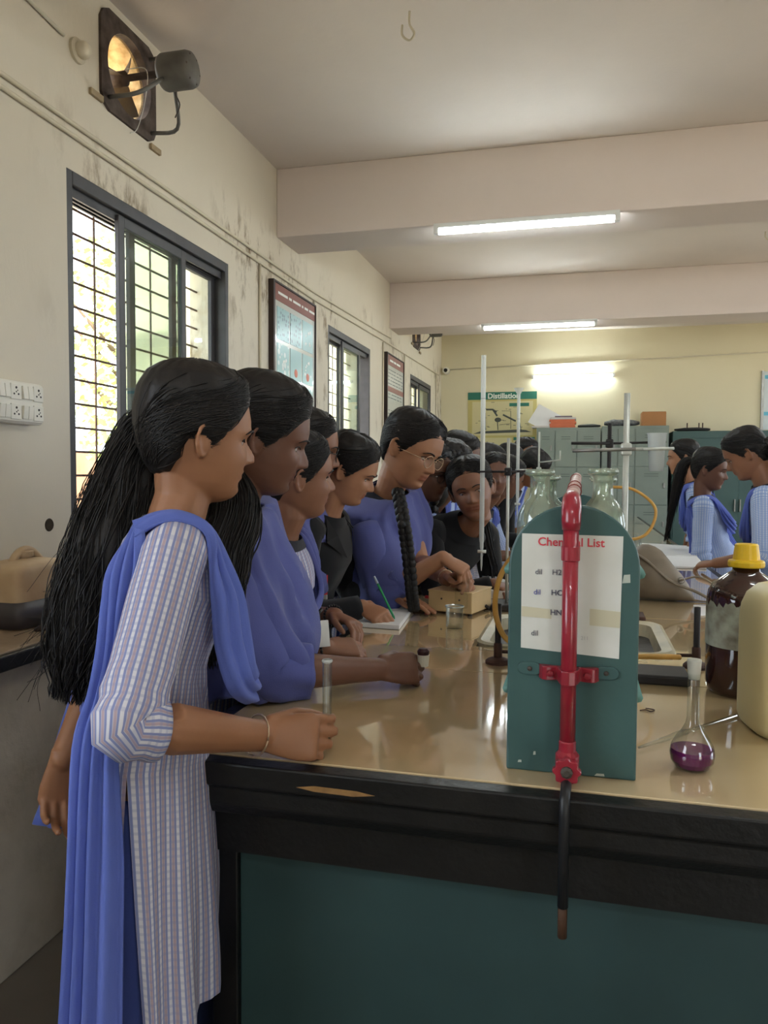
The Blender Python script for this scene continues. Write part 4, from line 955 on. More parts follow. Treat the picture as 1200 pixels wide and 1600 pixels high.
for k, (px, lab) in enumerate(((1078, 'leftmost thin rod standing on the green cabinet'), (1097, 'middle thin rod standing on the green cabinet'), (1103, 'rightmost thin rod standing on the green cabinet'))):
    o = part('thin_rod', G().tube([(X9(px), 10.2, 1.916), (X9(px), 10.2, 2.03)], .007, 6), M_BROWNI); tag(o, lab, 'rod', 'rods on the green cabinet')
# distillation chart
t = empty('wall_chart', (-1.03, YB, 1.4), 'distillation chart with green title band on the back wall', 'chart')
yw = YB-.006; cx0, cx1, ct = -1.49, -.573, 2.485
M_OLIVE = mat('olive_chart_border', srgb(186, 172, 108), .5); M_CHP = mat('chart_cream', srgb(204, 194, 148), .5, var=.04); M_GRN = mat('green_title', srgb(38, 110, 92), .5)
part('sheet', G().box(cx0, cx1, yw, yw+.005, 1.42, ct), M_OLIVE, t)
part('title_band', G().box(cx0, cx1, yw-.002, yw, ct-.10, ct), M_GRN, t)
text_mesh('Distillation', .098, 'lettering', mat('white_chart_letters', srgb(226, 232, 222), .5), t, (cx0+.265, yw-.003, ct-.085), (1, 0, 0), (0, 0, 1), bold=.0025)
part('picture_area', G().box(cx0+.06, cx1-.05, yw-.0015, yw, ct-.58, ct-.125), M_CHP, t)
part('picture_area', G().box(cx0+.06, cx1-.32, yw-.0015, yw, 1.47, ct-.61), M_CHP, t); part('picture_area', G().box(cx1-.30, cx1-.05, yw-.0015, yw, 1.47, ct-.61), M_CHP, t)
part('caption_band', G().box(cx1-.36, cx1-.10, yw-.003, yw-.001, ct-.195, ct-.15), M_GRN, t); part('caption_band', G().box(cx1-.30, cx1-.02, yw-.003, yw-.001, ct-.645, ct-.605), M_GRN, t)
M_DRAW = mat('chart_drawing', srgb(74, 78, 72), .6)
def Q(px, py): return V((PX(px, py, Y=yw).x, yw-.002, PX(px, py, Y=yw).z))
g = G()
for pl, rr in (([(757, 635), (757, 660), (759, 672)], .007), ([(760, 640), (770, 640), (776, 644)], .012), ([(770, 640), (777, 650)], .012), ([(786, 648), (806, 658)], .012), ([(758, 645), (758, 672)], .008), ([(777, 655), (778, 672)], .006), ([(798, 642), (798, 670)], .004), ([(812, 660), (814, 672)], .006), ([(760, 640), (755, 632)], .005), ([(784, 642), (798, 642)], .003), ([(780, 664), (797, 662)], .003), ([(755, 692), (772, 692)], .004), ([(761, 690), (761, 712)], .006)):
    g.tube([Q(*p) for p in pl], rr, 5)
part('apparatus_drawing', g, M_DRAW, t)
part('flask_drawing', G().ball(Q(778, 656), .045, 12, 6, (1, .05, .7)), M_DRAW, t)
part('bench_drawing', G().poly([Q(739, 678), Q(830, 675), Q(822, 672), Q(812, 671), Q(750, 674)], (0, .001, 0)), M_DRAW, t)
q = random.Random(3); g = G()
for k in range(24):
    p = Q(q.uniform(742, 826), q.uniform(628, 668)); L = q.uniform(.02, .05); g.box(p.x, p.x+L, yw-.0025, yw-.001, p.z, p.z+.006)
part('small_print', g, M_DRAW, t)
# pale notice board at the right end
t = empty('notice_board', (2.8, YB, 1.96), 'pale board with blue stripes at the right end of the back wall', 'board')
part('board', G().box(2.175, 3.4, YB-.02, YB-.004, 1.95, 2.665), mat('pale_board', srgb(196, 204, 204), .4), t)
part('board_edge', G().box(2.15, 2.18, YB-.026, YB-.002, 1.94, 2.675), M_STEEL, t)
for z in (2.60, 2.15): part('blue_stripe', G().box(2.185, 3.38, YB-.022, YB-.02, z-.025, z+.02), mat('blue_stripe', srgb(96, 176, 200), .5), t)
# ------------------------------------------------------------------ people
def sstep(a, b, x):
    if a == b: return 1.0 if x >= a else 0.0
    t = max(0.0, min(1.0, (x-a)/(b-a))); return t*t*(3-2*t)
def lerp(a, b, t): return a+(b-a)*t
def interp(tab, x):
    if x <= tab[0][0]: return tab[0][1:]
    for i in range(len(tab)-1):
        if x <= tab[i+1][0]:
            t = (x-tab[i][0])/(tab[i+1][0]-tab[i][0]); t = t*t*(3-2*t)*.35+t*.65
            return [lerp(p, q, t) for p, q in zip(tab[i][1:], tab[i+1][1:])]
    return tab[-1][1:]
# head profile (metres, origin between the ears): z, front, back, half width, centre
HEAD = [(-.108, .045, .005, .012, .03), (-.103, .064, -.012, .026, .028), (-.094, .078, -.03, .037, .024), (-.082, .083, -.042, .046, .018), (-.068, .0835, -.055, .054, .012), (-.05, .0885, -.068, .0605, .008), (-.03, .0905, -.08, .0665, .004), (-.01, .0905, -.089, .0705, 0), (.010, .0905, -.095, .0730, -.002), (.026, .0965, -.098, .0745, -.004), (.045, .0960, -.099, .0755, -.006), (.075, .0885, -.095, .0735, -.008), (.100, .0710, -.083, .0640, -.010), (.116, .0460, -.064, .0470, -.011), (.124, .0200, -.040, .0280, -.012), (.127, .0, -.022, .010, -.012)]
def head_pt(phi, z, smile=0.0):
    """point of the skin; phi 0 is straight ahead (+y), positive to the left (-x)"""
    f, b, w, c = interp(HEAD, z)
    n = 2.35
    cs, sn = math.cos(phi), math.sin(phi)
    e = 2/n
    x = -w*(abs(sn)**e)*(1 if sn >= 0 else -1)
    yy = (abs(cs)**e)
    if cs >= 0:
        y = c+(f-c)*yy; ax_ = abs(x)
        ga = lambda cx, cz, sx, sz: math.exp(-((ax_-cx)/sx)**2-((z-cz)/sz)**2)
        # nose
        if -.040 < z < .03:
            nz = sstep(.024, -.020, z)*sstep(-.037, -.027, z); wd = lerp(.0065, .0115, sstep(.01, -.022, z))
            y += (.0235*nz**1.1)*math.exp(-(ax_/wd)**2)
        y += .0065*ga(.0125, -.0275, .006, .0055)
        y -= .0105*ga(.031, .0075, .016, .0105)
        y += .0030*ga(.030, .027, .022, .007)
        y += (.0035+.004*smile)*ga(.040, -.022-.004*smile, .020, .016)
        mw = .020+.008*smile
        y += .0048*math.exp(-((z+.0465)/.0042)**2-(ax_/mw)**4) + .0056*math.exp(-((z+.0585)/.0046)**2-(ax_/(mw*.9))**4)
        y -= .0040*math.exp(-((z+.0522)/.0022)**2-(ax_/(mw*1.1))**4)
        y -= .0025*ga(0, -.069, .018, .005)
        y += .0045*ga(0, -.084, .017, .010)
    else: y = c-(c-b)*yy
    return V((x, y, z))
def face_y(x, z, smile=0.0):
    lo, hi = 0.0, math.pi/2
    for _ in range(18):
        m = (lo+hi)/2
        if abs(head_pt(m, z, smile).x) < abs(x): lo = m
        else: hi = m
    return head_pt(lo, z, smile).y
ZS = [-.108+.235*(i/58.0) for i in range(59)]
PH = []
for i in range(72):
    u = i/72.0*2-1; PH.append(math.pi*(0.55*u+0.45*u*u*u))      # denser towards the face
_HEADC = {}
def head_grid(smile=0.0):
    k = round(smile, 2)
    if k not in _HEADC: _HEADC[k] = [[head_pt(p, z, smile) for p in PH] for z in ZS]
    return _HEADC[k]
HAIRL = [(0, .078), (20, .076), (38, .067), (52, .050), (66, .022), (76, -.002), (84, -.012), (92, -.006), (100, .010), (107, .0), (117, -.036), (140, -.062), (180, -.07)]
def hair_mask(phi, z):
    a = abs(math.degrees(phi)); zl = interp(HAIRL, a)[0]
    return sstep(zl-.003, zl+.012, z)
def hair_cap(volume=.011, parting=0.0, curl=0.0, seed=0, smooth_back=True):
    rows = []
    N = 64; zs = [-.075+.202*(i/46.0) for i in range(47)]
    for z in zs:
        row = []
        for j in range(N):
            ph = -math.pi+2*math.pi*j/N; p = head_pt(ph, z)
            c = V((0, -.012, .02)); d = (p-c).normalized(); m = hair_mask(ph, z)
            t = volume*(.75+.5*sstep(0, .11, z)); a_ = abs(math.degrees(ph)); t *= .18+.82*sstep(0, .038 if a_ < 95 else .02, z-interp(HAIRL, a_)[0])
            if parting is not None and p.y > -.05: t -= .006*math.exp(-((p.x-parting)/.0035)**2)*sstep(.05, .08, z)
            t += curl*(noise.noise(p*38+V((seed, 0, 0)))*.5+noise.noise(p*75+V((0, seed, 0)))*.35)
            t += .0012*math.sin(ph*46+noise.noise(p*20)*3)
            row.append(p+d*(m*t-(1-m)*.007))
        rows.append(row)
    top = V((0, -.014, .127+volume*1.2)); rows.append([top.copy()+(rows[-1][j]-top)*.25+V((0, 0, .0)) for j in range(N)])
    return rows
# hands -----------------------------------------------------------
FING = {'relaxed': ((28, 32, 20), (32, 36, 22), (36, 38, 22), (40, 40, 24)), 'flat': ((8, 8, 5), (6, 8, 5), (8, 8, 5), (10, 10, 6)), 'grip': ((60, 75, 35), (68, 80, 40), (72, 80, 40), (74, 80, 40)),
        'pinch': ((48, 45, 20), (52, 52, 25), (60, 62, 30), (64, 66, 34)), 'hold': ((40, 48, 25), (42, 50, 26), (46, 54, 28), (52, 58, 30)), 'fist': ((78, 90, 50), (80, 92, 50), (82, 92, 50), (82, 92, 50)), 'tube': ((22, 82, 48), (30, 86, 48), (38, 88, 48), (46, 88, 48))}
def hand_parts(g, wrist, d, n, side, pose='relaxed', s=1.0, thumb=None):
    """wrist point, d towards the fingers, n out of the back of the hand"""
    d = V(d).normalized(); n = V(n); n = (n-d*n.dot(d)).normalized()
    t = n.cross(d) if side == 'R' else d.cross(n)
    w = V(wrist); L = .082*s
    rings = []
    for f, hw_, th in ((-.25, .023, .017), (0, .025, .0165), (.3, .032, .0155), (.65, .039, .0145), (.95, .040, .0125), (1.08, .036, .009)):
        c = w+d*L*f; rings.append([c+t*(hw_*s*math.cos(2*math.pi*k/14))+n*(th*s*math.sin(2*math.pi*k/14)) for k in range(14)])
    g.loft(rings, flip=(side != 'R'))
    tips = []
    for i, (off, ls, r0) in enumerate(((.029, .96, .0086), (.0098, 1.06, .0089), (-.0095, .99, .0085), (-.0275, .78, .0076))):
        b = w+d*(L*(.96-.04*abs(i-1.2)))+t*(off*s)-n*.001; ang = 0; pts = [b-d*.012*s, b]; rr = [r0*s, r0*s]
        sp = (off*2.2)
        for L_, c, rf in zip((.042, .026, .021), FING[pose][i], (1, .92, .82)):
            ang += math.radians(c); dd = (d*math.cos(ang)-n*math.sin(ang)+t*sp*math.cos(ang)*.9).normalized()
            b = b+dd*(L_*ls*s); pts.append(b); rr.append(r0*rf*s)
        g.capsule(pts, rr, 9); tips.append(b)
    tb = w+d*(.018*s)+t*(.026*s)-n*(.004*s)
    tv = {'relaxed': (.78, .55, .25), 'flat': (.75, .65, .05), 'grip': (.72, .25, .65), 'pinch': (.80, .2, .6), 'hold': (.74, .42, .55), 'fist': (.75, .1, .7), 'tube': (.80, .32, .5)}[pose] if thumb is None else thumb
    d1 = (d*tv[0]+t*tv[1]-n*tv[2]).normalized(); d2 = (d1+d*.25-t*(.35 if pose not in ('flat',) else .1)-n*.1).normalized()
    p1 = tb+d1*.040*s; p2 = p1+d2*.030*s; p3 = p2+(d2-t*.1).normalized()*.024*s
    g.capsule([tb-d1*.01, tb, p1, p2, p3], [.0125*s, .0125*s, .0108*s, .0096*s, .0078*s], 9)
    return tips, p3
SKIN = {}
def skin_mat(name, col):
    if name in SKIN: return SKIN[name]
    m = bpy.data.materials.new('skin_'+name); m.use_nodes = True; nt = m.node_tree; b = nt.nodes['Principled BSDF']
    at = nd(nt, 'ShaderNodeVertexColor', layer_name='tone')
    tc = nd(nt, 'ShaderNodeTexCoord'); n1 = nd(nt, 'ShaderNodeTexNoise'); n1.inputs['Scale'].default_value = 28; n1.inputs['Detail'].default_value = 4
    nt.links.new(tc.outputs['Object'], n1.inputs['Vector'])
    mr = nd(nt, 'ShaderNodeMapRange'); mr.inputs['To Min'].default_value = .88; mr.inputs['To Max'].default_value = 1.1; nt.links.new(n1.outputs['Fac'], mr.inputs['Value'])
    mx = nd(nt, 'ShaderNodeMix', data_type='RGBA', blend_type='MULTIPLY'); mx.inputs['Factor'].default_value = 1.0
    nt.links.new(at.outputs['Color'], mx.inputs['A']); nt.links.new(mr.outputs['Result'], mx.inputs['B'])
    nt.links.new(mx.outputs['Result'], b.inputs['Base Color'])
    b.inputs['Roughness'].default_value = .48; b.inputs['Specular IOR Level'].default_value = .4
    b.inputs['Subsurface Weight'].default_value = .08; b.inputs['Subsurface Radius'].default_value = (.012, .005, .003); b.inputs['Subsurface Scale'].default_value = .6
    SKIN[name] = (m, col); return SKIN[name]
def cloth_check(name, base, stripe_a, stripe_b, pu=.0165, pv=.0165, weave=.35):
    """woven stripes from the garment's own UV (metres)"""
    m = bpy.data.materials.new(name); m.use_nodes = True; nt = m.node_tree; b = nt.nodes['Principled BSDF']; b.inputs['Roughness'].default_value = .85; b.inputs['Specular IOR Level'].default_value = .2
    uv = nd(nt, 'ShaderNodeUVMap', uv_map='UVMap'); sp = nd(nt, 'ShaderNodeSeparateXYZ'); nt.links.new(uv.outputs[0], sp.inputs[0])
    def wave(sock, period, phase, lo, hi):
        a = nd(nt, 'ShaderNodeMath', operation='MULTIPLY'); a.inputs[1].default_value = 2*math.pi/period; nt.links.new(sock, a.inputs[0])
        c = nd(nt, 'ShaderNodeMath', operation='ADD'); c.inputs[1].default_value = phase; nt.links.new(a.outputs[0], c.inputs[0])
        s = nd(nt, 'ShaderNodeMath', operation='SINE'); nt.links.new(c.outputs[0], s.inputs[0])
        r = nd(nt, 'ShaderNodeMapRange', interpolation_type='SMOOTHSTEP'); r.inputs['From Min'].default_value = lo; r.inputs['From Max'].default_value = hi; nt.links.new(s.outputs[0], r.inputs['Value']); return r.outputs['Result']
    w1 = wave(sp.outputs['X'], pu, 0, .05, .55); w2 = wave(sp.outputs['X'], pu*2, 2.3, .55, .85); w3 = wave(sp.outputs['Y'], pv, .5, .1, .6)
    m1 = nd(nt, 'ShaderNodeMix', data_type='RGBA'); m1.inputs['A'].default_value = rgba(base); m1.inputs['B'].default_value = rgba(stripe_a); nt.links.new(w1, m1.inputs['Factor'])
    m2 = nd(nt, 'ShaderNodeMix', data_type='RGBA'); m2.inputs['B'].default_value = rgba(stripe_b); nt.links.new(m1.outputs['Result'], m2.inputs['A']); nt.links.new(w2, m2.inputs['Factor'])
    k = nd(nt, 'ShaderNodeMath', operation='MULTIPLY'); k.inputs[1].default_value = weave; nt.links.new(w3, k.inputs[0])
    m3 = nd(nt, 'ShaderNodeMix', data_type='RGBA'); m3.inputs['B'].default_value = rgba(stripe_a); nt.links.new(m2.outputs['Result'], m3.inputs['A']); nt.links.new(k.outputs[0], m3.inputs['Factor'])
    nt.links.new(m3.outputs['Result'], b.inputs['Base Color']); return m
def cloth_plain(name, col, col2, trans=.25, rough=.8):
    m = bpy.data.materials.new(name); m.use_nodes = True; nt = m.node_tree; b = nt.nodes['Principled BSDF']; out = nt.nodes['Material Output']
    b.inputs['Roughness'].default_value = rough; b.inputs['Specular IOR Level'].default_value = .2; b.inputs['Sheen Weight'].default_value = .15
    tc = nd(nt, 'ShaderNodeTexCoord'); n1 = nd(nt, 'ShaderNodeTexNoise'); n1.inputs['Scale'].default_value = 9; n1.inputs['Detail'].default_value = 5; nt.links.new(tc.outputs['Object'], n1.inputs['Vector'])
    mx = nd(nt, 'ShaderNodeMix', data_type='RGBA'); mx.inputs['A'].default_value = rgba(col); mx.inputs['B'].default_value = rgba(col2); nt.links.new(n1.outputs['Fac'], mx.inputs['Factor']); nt.links.new(mx.outputs['Result'], b.inputs['Base Color'])
    n2 = nd(nt, 'ShaderNodeTexNoise'); n2.inputs['Scale'].default_value = 420; nt.links.new(tc.outputs['Object'], n2.inputs['Vector'])
    bp = nd(nt, 'ShaderNodeBump'); bp.inputs['Strength'].default_value = .25; bp.inputs['Distance'].default_value = .002; nt.links.new(n2.outputs['Fac'], bp.inputs['Height']); nt.links.new(bp.outputs['Normal'], b.inputs['Normal'])
    if trans > 0:
        t = nd(nt, 'ShaderNodeBsdfTranslucent'); nt.links.new(mx.outputs['Result'], t.inputs['Color'])
        s = nd(nt, 'ShaderNodeMixShader'); s.inputs[0].default_value = trans; nt.links.new(b.outputs[0], s.inputs[1]); nt.links.new(t.outputs[0], s.inputs[2]); nt.links.new(s.outputs[0], out.inputs['Surface'])
    return m
C_CHECK = cloth_check('striped_uniform_cotton', srgb(206, 204, 210), srgb(126, 134, 176), srgb(172, 152, 158), .0115, .0115, .3)
C_CHECK2 = cloth_check('checked_uniform_cotton', srgb(212, 218, 228), srgb(128, 152, 204), srgb(168, 184, 218), .0075, .009, .7)
C_DUP = cloth_plain('blue_dupatta_voile', srgb(116, 134, 214), srgb(104, 122, 204), .32)
C_DUP2 = cloth_plain('deep_blue_dupatta_cotton', srgb(98, 104, 164), srgb(88, 94, 154), .14)
C_SAL = cloth_plain('blue_salwar_cotton', srgb(66, 80, 140), srgb(56, 68, 124), 0)
C_BLACK = cloth_plain('black_jersey', srgb(30, 29, 31), srgb(22, 21, 23), 0, .9)
C_NAVY = cloth_plain('black_neck_trim', srgb(36, 36, 46), srgb(30, 30, 38), 0)
def hair_mat():
    m = bpy.data.materials.new('black_hair'); m.use_nodes = True; nt = m.node_tree; b = nt.nodes['Principled BSDF']
    b.inputs['Roughness'].default_value = .5; b.inputs['Specular IOR Level'].default_value = .28
    tc = nd(nt, 'ShaderNodeTexCoord'); n1 = nd(nt, 'ShaderNodeTexNoise'); n1.inputs['Scale'].default_value = 60; nt.links.new(tc.outputs['Object'], n1.inputs['Vector'])
    mx = nd(nt, 'ShaderNodeMix', data_type='RGBA'); mx.inputs['A'].default_value = (.008, .007, .007, 1); mx.inputs['B'].default_value = (.018, .015, .014, 1); nt.links.new(n1.outputs['Fac'], mx.inputs['Factor']); nt.links.new(mx.outputs['Result'], b.inputs['Base Color'])
    bp = nd(nt, 'ShaderNodeBump'); bp.inputs['Strength'].default_value = .35; bp.inputs['Distance'].default_value = .004; nt.links.new(n1.outputs['Fac'], bp.inputs['Height']); nt.links.new(bp.outputs['Normal'], b.inputs['Normal']); return m
M_HAIR = hair_mat()
M_EYEW = mat('eye_white', srgb(178, 168, 160), .35); M_IRIS = mat('dark_iris', srgb(28, 18, 14), .1); M_GOLD = mat('gold_earring', srgb(216, 180, 110), .25, metal=1.0)
M_GLF = mat('thin_gold_frame', srgb(196, 170, 140), .3, metal=.8); M_GLB = mat('black_spectacle_frame', srgb(24, 22, 22), .35)
M_LENS = glassmat('spectacle_lens', (.97, .97, .98), (.9, .9, .92), .08, .01)
def remesh(g, name, vox, decim, iters=3):
    me = mesh_of(g, name, [])
    o = bpy.data.objects.new(name, me); COL.objects.link(o)
    m = o.modifiers.new('r', 'REMESH'); m.mode = 'VOXEL'; m.voxel_size = vox; m.use_smooth_shade = True
    s = o.modifiers.new('s', 'SMOOTH'); s.factor = .5; s.iterations = iters
    if decim < 1:
        d = o.modifiers.new('d', 'DECIMATE'); d.ratio = decim
    dg = bpy.context.evaluated_depsgraph_get(); dg.update()
    out = bpy.data.meshes.new_from_object(o.evaluated_get(dg)); bpy.data.objects.remove(o, do_unlink=True); bpy.data.meshes.remove(me)
    out.name = name; return out
def ik(sh, wr, l1, l2, hint):
    d = wr-sh; L = d.length; L2 = min(L, (l1+l2)*.998); dn = d.normalized()
    a = (l1*l1-l2*l2+L2*L2)/(2*L2); h = math.sqrt(max(0, l1*l1-a*a)); hv = V(hint)-dn*V(hint).dot(dn)
    if hv.length < 1e-5: hv = dn.orthogonal()
    return sh+dn*a+hv.normalized()*h, sh+dn*L2
class Body: pass
# torso rings (distance below the neck base along the spine): d, half width, front, back
TORSO = [(-.035, .056, .052, .056), (-.008, .070, .058, .066), (.014, .106, .068, .076), (.038, .148, .080, .084), (.070, .168, .094, .090), (.12, .170, .114, .092), (.17, .164, .126, .090), (.24, .150, .116, .084), (.33, .136, .100, .080), (.40, .142, .104, .090), (.50, .164, .114, .112), (.56, .170, .118, .118)]
def person(name, label, head, hyaw, hpitch=0, hroll=0, hip=None, byaw=0, syaw=None, s=1.0, hs=1.0, tone=('brown', srgb(152, 104, 76)), lh=None, rh=None, lpose=None, rpose=None, near=1, kurta='check', group='students in blue uniforms around the bench', smile=0.0, legs=True, bare=(), slim=1.0):
    """head = centre between the ears. yaw 0 looks along +x (towards the bench from the window side), 90 looks down the room.
    lh / rh = (wrist, finger direction, back-of-hand normal, pose, elbow hint)"""
    B = Body(); R = math.radians; B.near = near
    hc = V(head); syaw = byaw if syaw is None else syaw
    hf = V((math.cos(R(hyaw))*math.cos(R(hpitch)), math.sin(R(hyaw))*math.cos(R(hpitch)), math.sin(R(hpitch))))
    hl = V((-math.sin(R(hyaw)), math.cos(R(hyaw)), 0)); hu = hf.cross(hl).normalized()
    q = Quaternion(hf, R(hroll)); hl = q @ hl; hu = q @ hu
    HM = Matrix(((-hl.x*hs, hf.x*hs, hu.x*hs, hc.x), (-hl.y*hs, hf.y*hs, hu.y*hs, hc.y), (-hl.z*hs, hf.z*hs, hu.z*hs, hc.z), (0, 0, 0, 1)))
    bf = V((math.cos(R(byaw)), math.sin(R(byaw)), 0)); bl = V((-bf.y, bf.x, 0))
    sf = V((math.cos(R(syaw)), math.sin(R(syaw)), 0)); sl = V((-sf.y, sf.x, 0))
    pel = V((hip[0], hip[1], .865*s)); 
    lean = (hc-V((0, 0, .2))-pel).normalized()
    nb = hc-hu*(.085*hs)-hf*(.012*hs)-(lean*.6+V((0, 0, .4))).normalized()*(.085*s)-sf*.012
    up = (nb-pel).normalized(); spl = (nb-pel).length; mid = (pel+nb)*.5+ (V((0, 0, 1))*.0) - sf*.018
    # spine curve
    def spine(d):            # d below the neck base, in metres scaled to this body's spine
        t = 1-d/(.56*s)      # 0 pelvis .. 1 neck
        t = max(-.05, min(1.08, t)); p = pel*(1-t)**2+mid*2*t*(1-t)+nb*t*t
        tg = ((mid-pel)*2*(1-t)+(nb-mid)*2*t).normalized()
        f = (bf*(1-t)+sf*t); f = (f-tg*f.dot(tg)).normalized(); l = tg.cross(f).normalized()
        return p, f, l, tg
    B.spine = spine; B.nb = nb; B.s = s; B.hc = hc; B.HM = HM; B.hf, B.hl, B.hu = hf, hl, hu; B.sf, B.sl, B.bf, B.bl, B.pel = sf, sl, bf, bl, pel
    def ring(d, grow=0.0, n=40, sq=2.5, wmul=1.0):
        w, f, b = [q_*slim for q_ in interp(TORSO, d)]; p, fv, lv, tg = spine(d*s); out = []
        for k in range(n):
            a = 2*math.pi*k/n; c, sn = math.cos(a), math.sin(a); e = 2/sq
            lx = (w*s*wmul+grow)*abs(sn)**e*(1 if sn >= 0 else -1); fy = ((f if c >= 0 else b)*s+grow)*abs(c)**e*(1 if c >= 0 else -1)
            out.append(p+lv*lx+fv*fy)
        return out
    B.ring = ring
    def surf(d, a, grow=0.0):
        """point of the torso at distance d below the neck, angle a (0 front, 90 left)"""
        w, f, b = [q_*slim for q_ in interp(TORSO, d)]; p, fv, lv, tg = spine(d*s); c, sn = math.cos(R(a)), math.sin(R(a)); e = 2/2.5
        return p+lv*((w*s+grow)*abs(sn)**e*(1 if sn >= 0 else -1))+fv*(((f if c >= 0 else b)*s+grow)*abs(c)**e*(1 if c >= 0 else -1))
    B.surf = surf
    _n = spine(0)
    def SP(l, f, u): return nb+_n[2]*(l*s*(.4+.6*slim))+_n[1]*(f*s*slim)+_n[3]*(u*s)
    B.SP = SP
    # --- body mesh
    g = G()
    hg = head_grid(smile); g.loft([[HM @ p for p in row] for row in hg], flip=True)
    for k in (-1, 1):   # ears
        e0 = V((k*.0745, -.008, .004)); M3 = HM @ Matrix.Translation(e0) @ Matrix.Rotation(k*.35, 4, 'Z') @ Matrix.Rotation(-.18, 4, 'X')
        helix = [(.0, .012, -.022), (.004*k, .014, -.004), (.007*k, .013, .014), (.009*k, .004, .026), (.011*k, -.008, .026), (.012*k, -.016, .014), (.010*k, -.015, -.002), (.007*k, -.008, -.016), (.004*k, .002, -.027), (.0, .009, -.026)]
        g.capsule(smoothcurve([M3 @ V(p) for p in helix], 3), [.0042*hs if i < 20 else .0052*hs for i in range(28)], 7)
        g.ball(M3 @ V((.003*k, -.002, .0)), .014*hs, 10, 6, (.35, .9, 1.55), HM.to_3x3().normalized())
    for k in (-1, 1):   # eyelids
        ey = face_y(.031, .0075, smile); g.ball(HM @ V((k*.031, ey-.0088, .0132)), .0132*hs, 12, 8, (1.08, 1, .72), HM.to_3x3().normalized())
    n0 = hc-hu*(.035*hs)-hf*(.022*hs); n1 = hc-hu*(.10*hs)-hf*(.014*hs)
    g.tube([n0, n1, n1.lerp(nb, .6), nb-up*.03*s, nb-up*.08*s], [.050*hs, .050*hs, .050*s, .062*s, .09*s], 20)
    g.loft([ring(d, -.014, 24) for d in (-.008, .014, .038, .07, .12, .17, .24, .33, .40, .50, .56)], flip=False)
    arms = {}
    for side, k, spec in (('L', 1, lh), ('R', -1, rh)):
        sp_ = spine(.062*s); sh = sp_[0]+(sp_[2]*.75+sl*.25).normalized()*(k*.154*s*(.4+.6*slim))
        if spec is None:
            wr = sh+V((0, 0, -.50*s))+sl*(k*.06)+sf*.05; spec = (wr, V((0, 0, -1))+sf*.2, sl*k, 'relaxed', -sf)
        el, wr = ik(sh, V(spec[0]), .275*s, .235*s, spec[4])
        g.capsule([spine(.075*s)[0]+sl*k*.06*s, sh, sh.lerp(el, .35), el, el.lerp(wr, .3), el.lerp(wr, .75), wr], [.036*s, .043*s, .041*s, .036*s, .038*s, .028*s, .0245*s], 14)
        tips = hand_parts(g, wr, spec[1], spec[2], side, spec[3], .98*s)
        arms[side] = (sh, el, wr, tips, V(spec[1]).normalized())
    B.arms = arms
    if legs:
        for k in (-1, 1):
            hp = pel+bl*(k*.074*s*slim)-V((0, 0, .03)); kn = V((hp.x+bf.x*.02, hp.y+bf.y*.02, .46*s)); an = V((hp.x-bf.x*.03, hp.y-bf.y*.03, .085*s))
            g.capsule([hp, hp.lerp(kn, .4), kn, kn.lerp(an, .3), an], [.066*s*slim, .060*s*slim, .046*s*slim, .044*s*slim, .032*s], 12)
            g.capsule([an-V((0, 0, .03)), an+bf*.10*s-V((0, 0, .05*s)), an+bf*.16*s-V((0, 0, .062*s))], [.034*s, .028*s, .020*s], 10)
    vox = (.0036, .0052, .008)[near-1]
    me = remesh(g, name, vox*max(1, s), (.42, .5, .6)[near-1], (2, 3, 2)[near-1])
    sm, col = skin_mat(*tone); me.materials.append(sm)
    ca = me.color_attributes.new('tone', 'FLOAT_COLOR', 'POINT'); HI = HM.inverted(); dat = []
    lipc = (col[0]*.80, col[1]*.55, col[2]*.55); mw = .023+.008*smile
    for v in me.vertices:
        c = col; p = HI @ v.co
        if p.y > .06 and -.07 < p.z < -.038 and abs(p.x) < .035:
            li = sstep(mw+.003, mw-.005, abs(p.x))*sstep(-.0655, -.0615, p.z)*sstep(-.0415, -.0445, p.z); c = tuple(lerp(a_, b_, li*.8) for a_, b_ in zip(col, lipc))
        dat.extend((c[0], c[1], c[2], 1.0))
    ca.data.foreach_set('color', dat)
    B.ob = put(me, name); tag(B.ob, label, 'person', group)
    def P(nm, g_, m, parent=None, smooth=True, label=None, weld=False): return part(nm, g_, m, parent if parent is not None else B.ob, smooth=smooth, label=label, weld=weld)
    B.P = P
    # --- eyes and brows
    for k in (-1, 1):
        ey = face_y(.031, .0075, smile); c = V((k*.031, ey-.0092, .0062))
        e = P('eye', G().ball(HM @ c, .0128*hs, 14, 10, (1.05, 1, .80), HM.to_3x3().normalized()), M_EYEW)
        look = c+V((0, .0084, -.0012 if hpitch > -12 else -.005)); P('iris', G().ball(HM @ look, .0062*hs, 10, 6, (.95, .75, .95), HM.to_3x3().normalized()), M_IRIS, e)
        lash = [V((k*x, face_y(x, z, smile)+.0022, z)) for x, z in ((.018, .0085), (.024, .0122), (.031, .0136), (.038, .0122), (.0445, .0090))]
        if near < 3: P('eyelashes', G().tube([HM @ p for p in smoothcurve(lash, 3)], .0013*hs, 5), M_HAIR)
        br = [V((k*x, face_y(x, z, smile)+.0008, z)) for x, z in ((.012, .0245), (.022, .0285), (.034, .0300), (.044, .0265), (.050, .0215))]
        P('eyebrow', G().tube([HM @ p for p in smoothcurve(br, 3)], [.0026*hs, .0034*hs, .0036*hs, .0036*hs, .0036*hs, .0034*hs, .0032*hs, .003*hs, .0028*hs, .0024*hs, .002*hs, .0015*hs, .0008*hs], 6, flat=.6), M_HAIR)
    if smile > .4:
        tw = [HM @ V((x, face_y(x, -.0525, smile)-.0008, -.0525+abs(x)*.12)) for x in (-.02, -.013, -.006, 0, .006, .013, .02)]
        P('teeth', G().tube(tw, [.001, .003, .0036, .0038, .0036, .003, .001], 6), mat('teeth', srgb(222, 214, 204), .3))
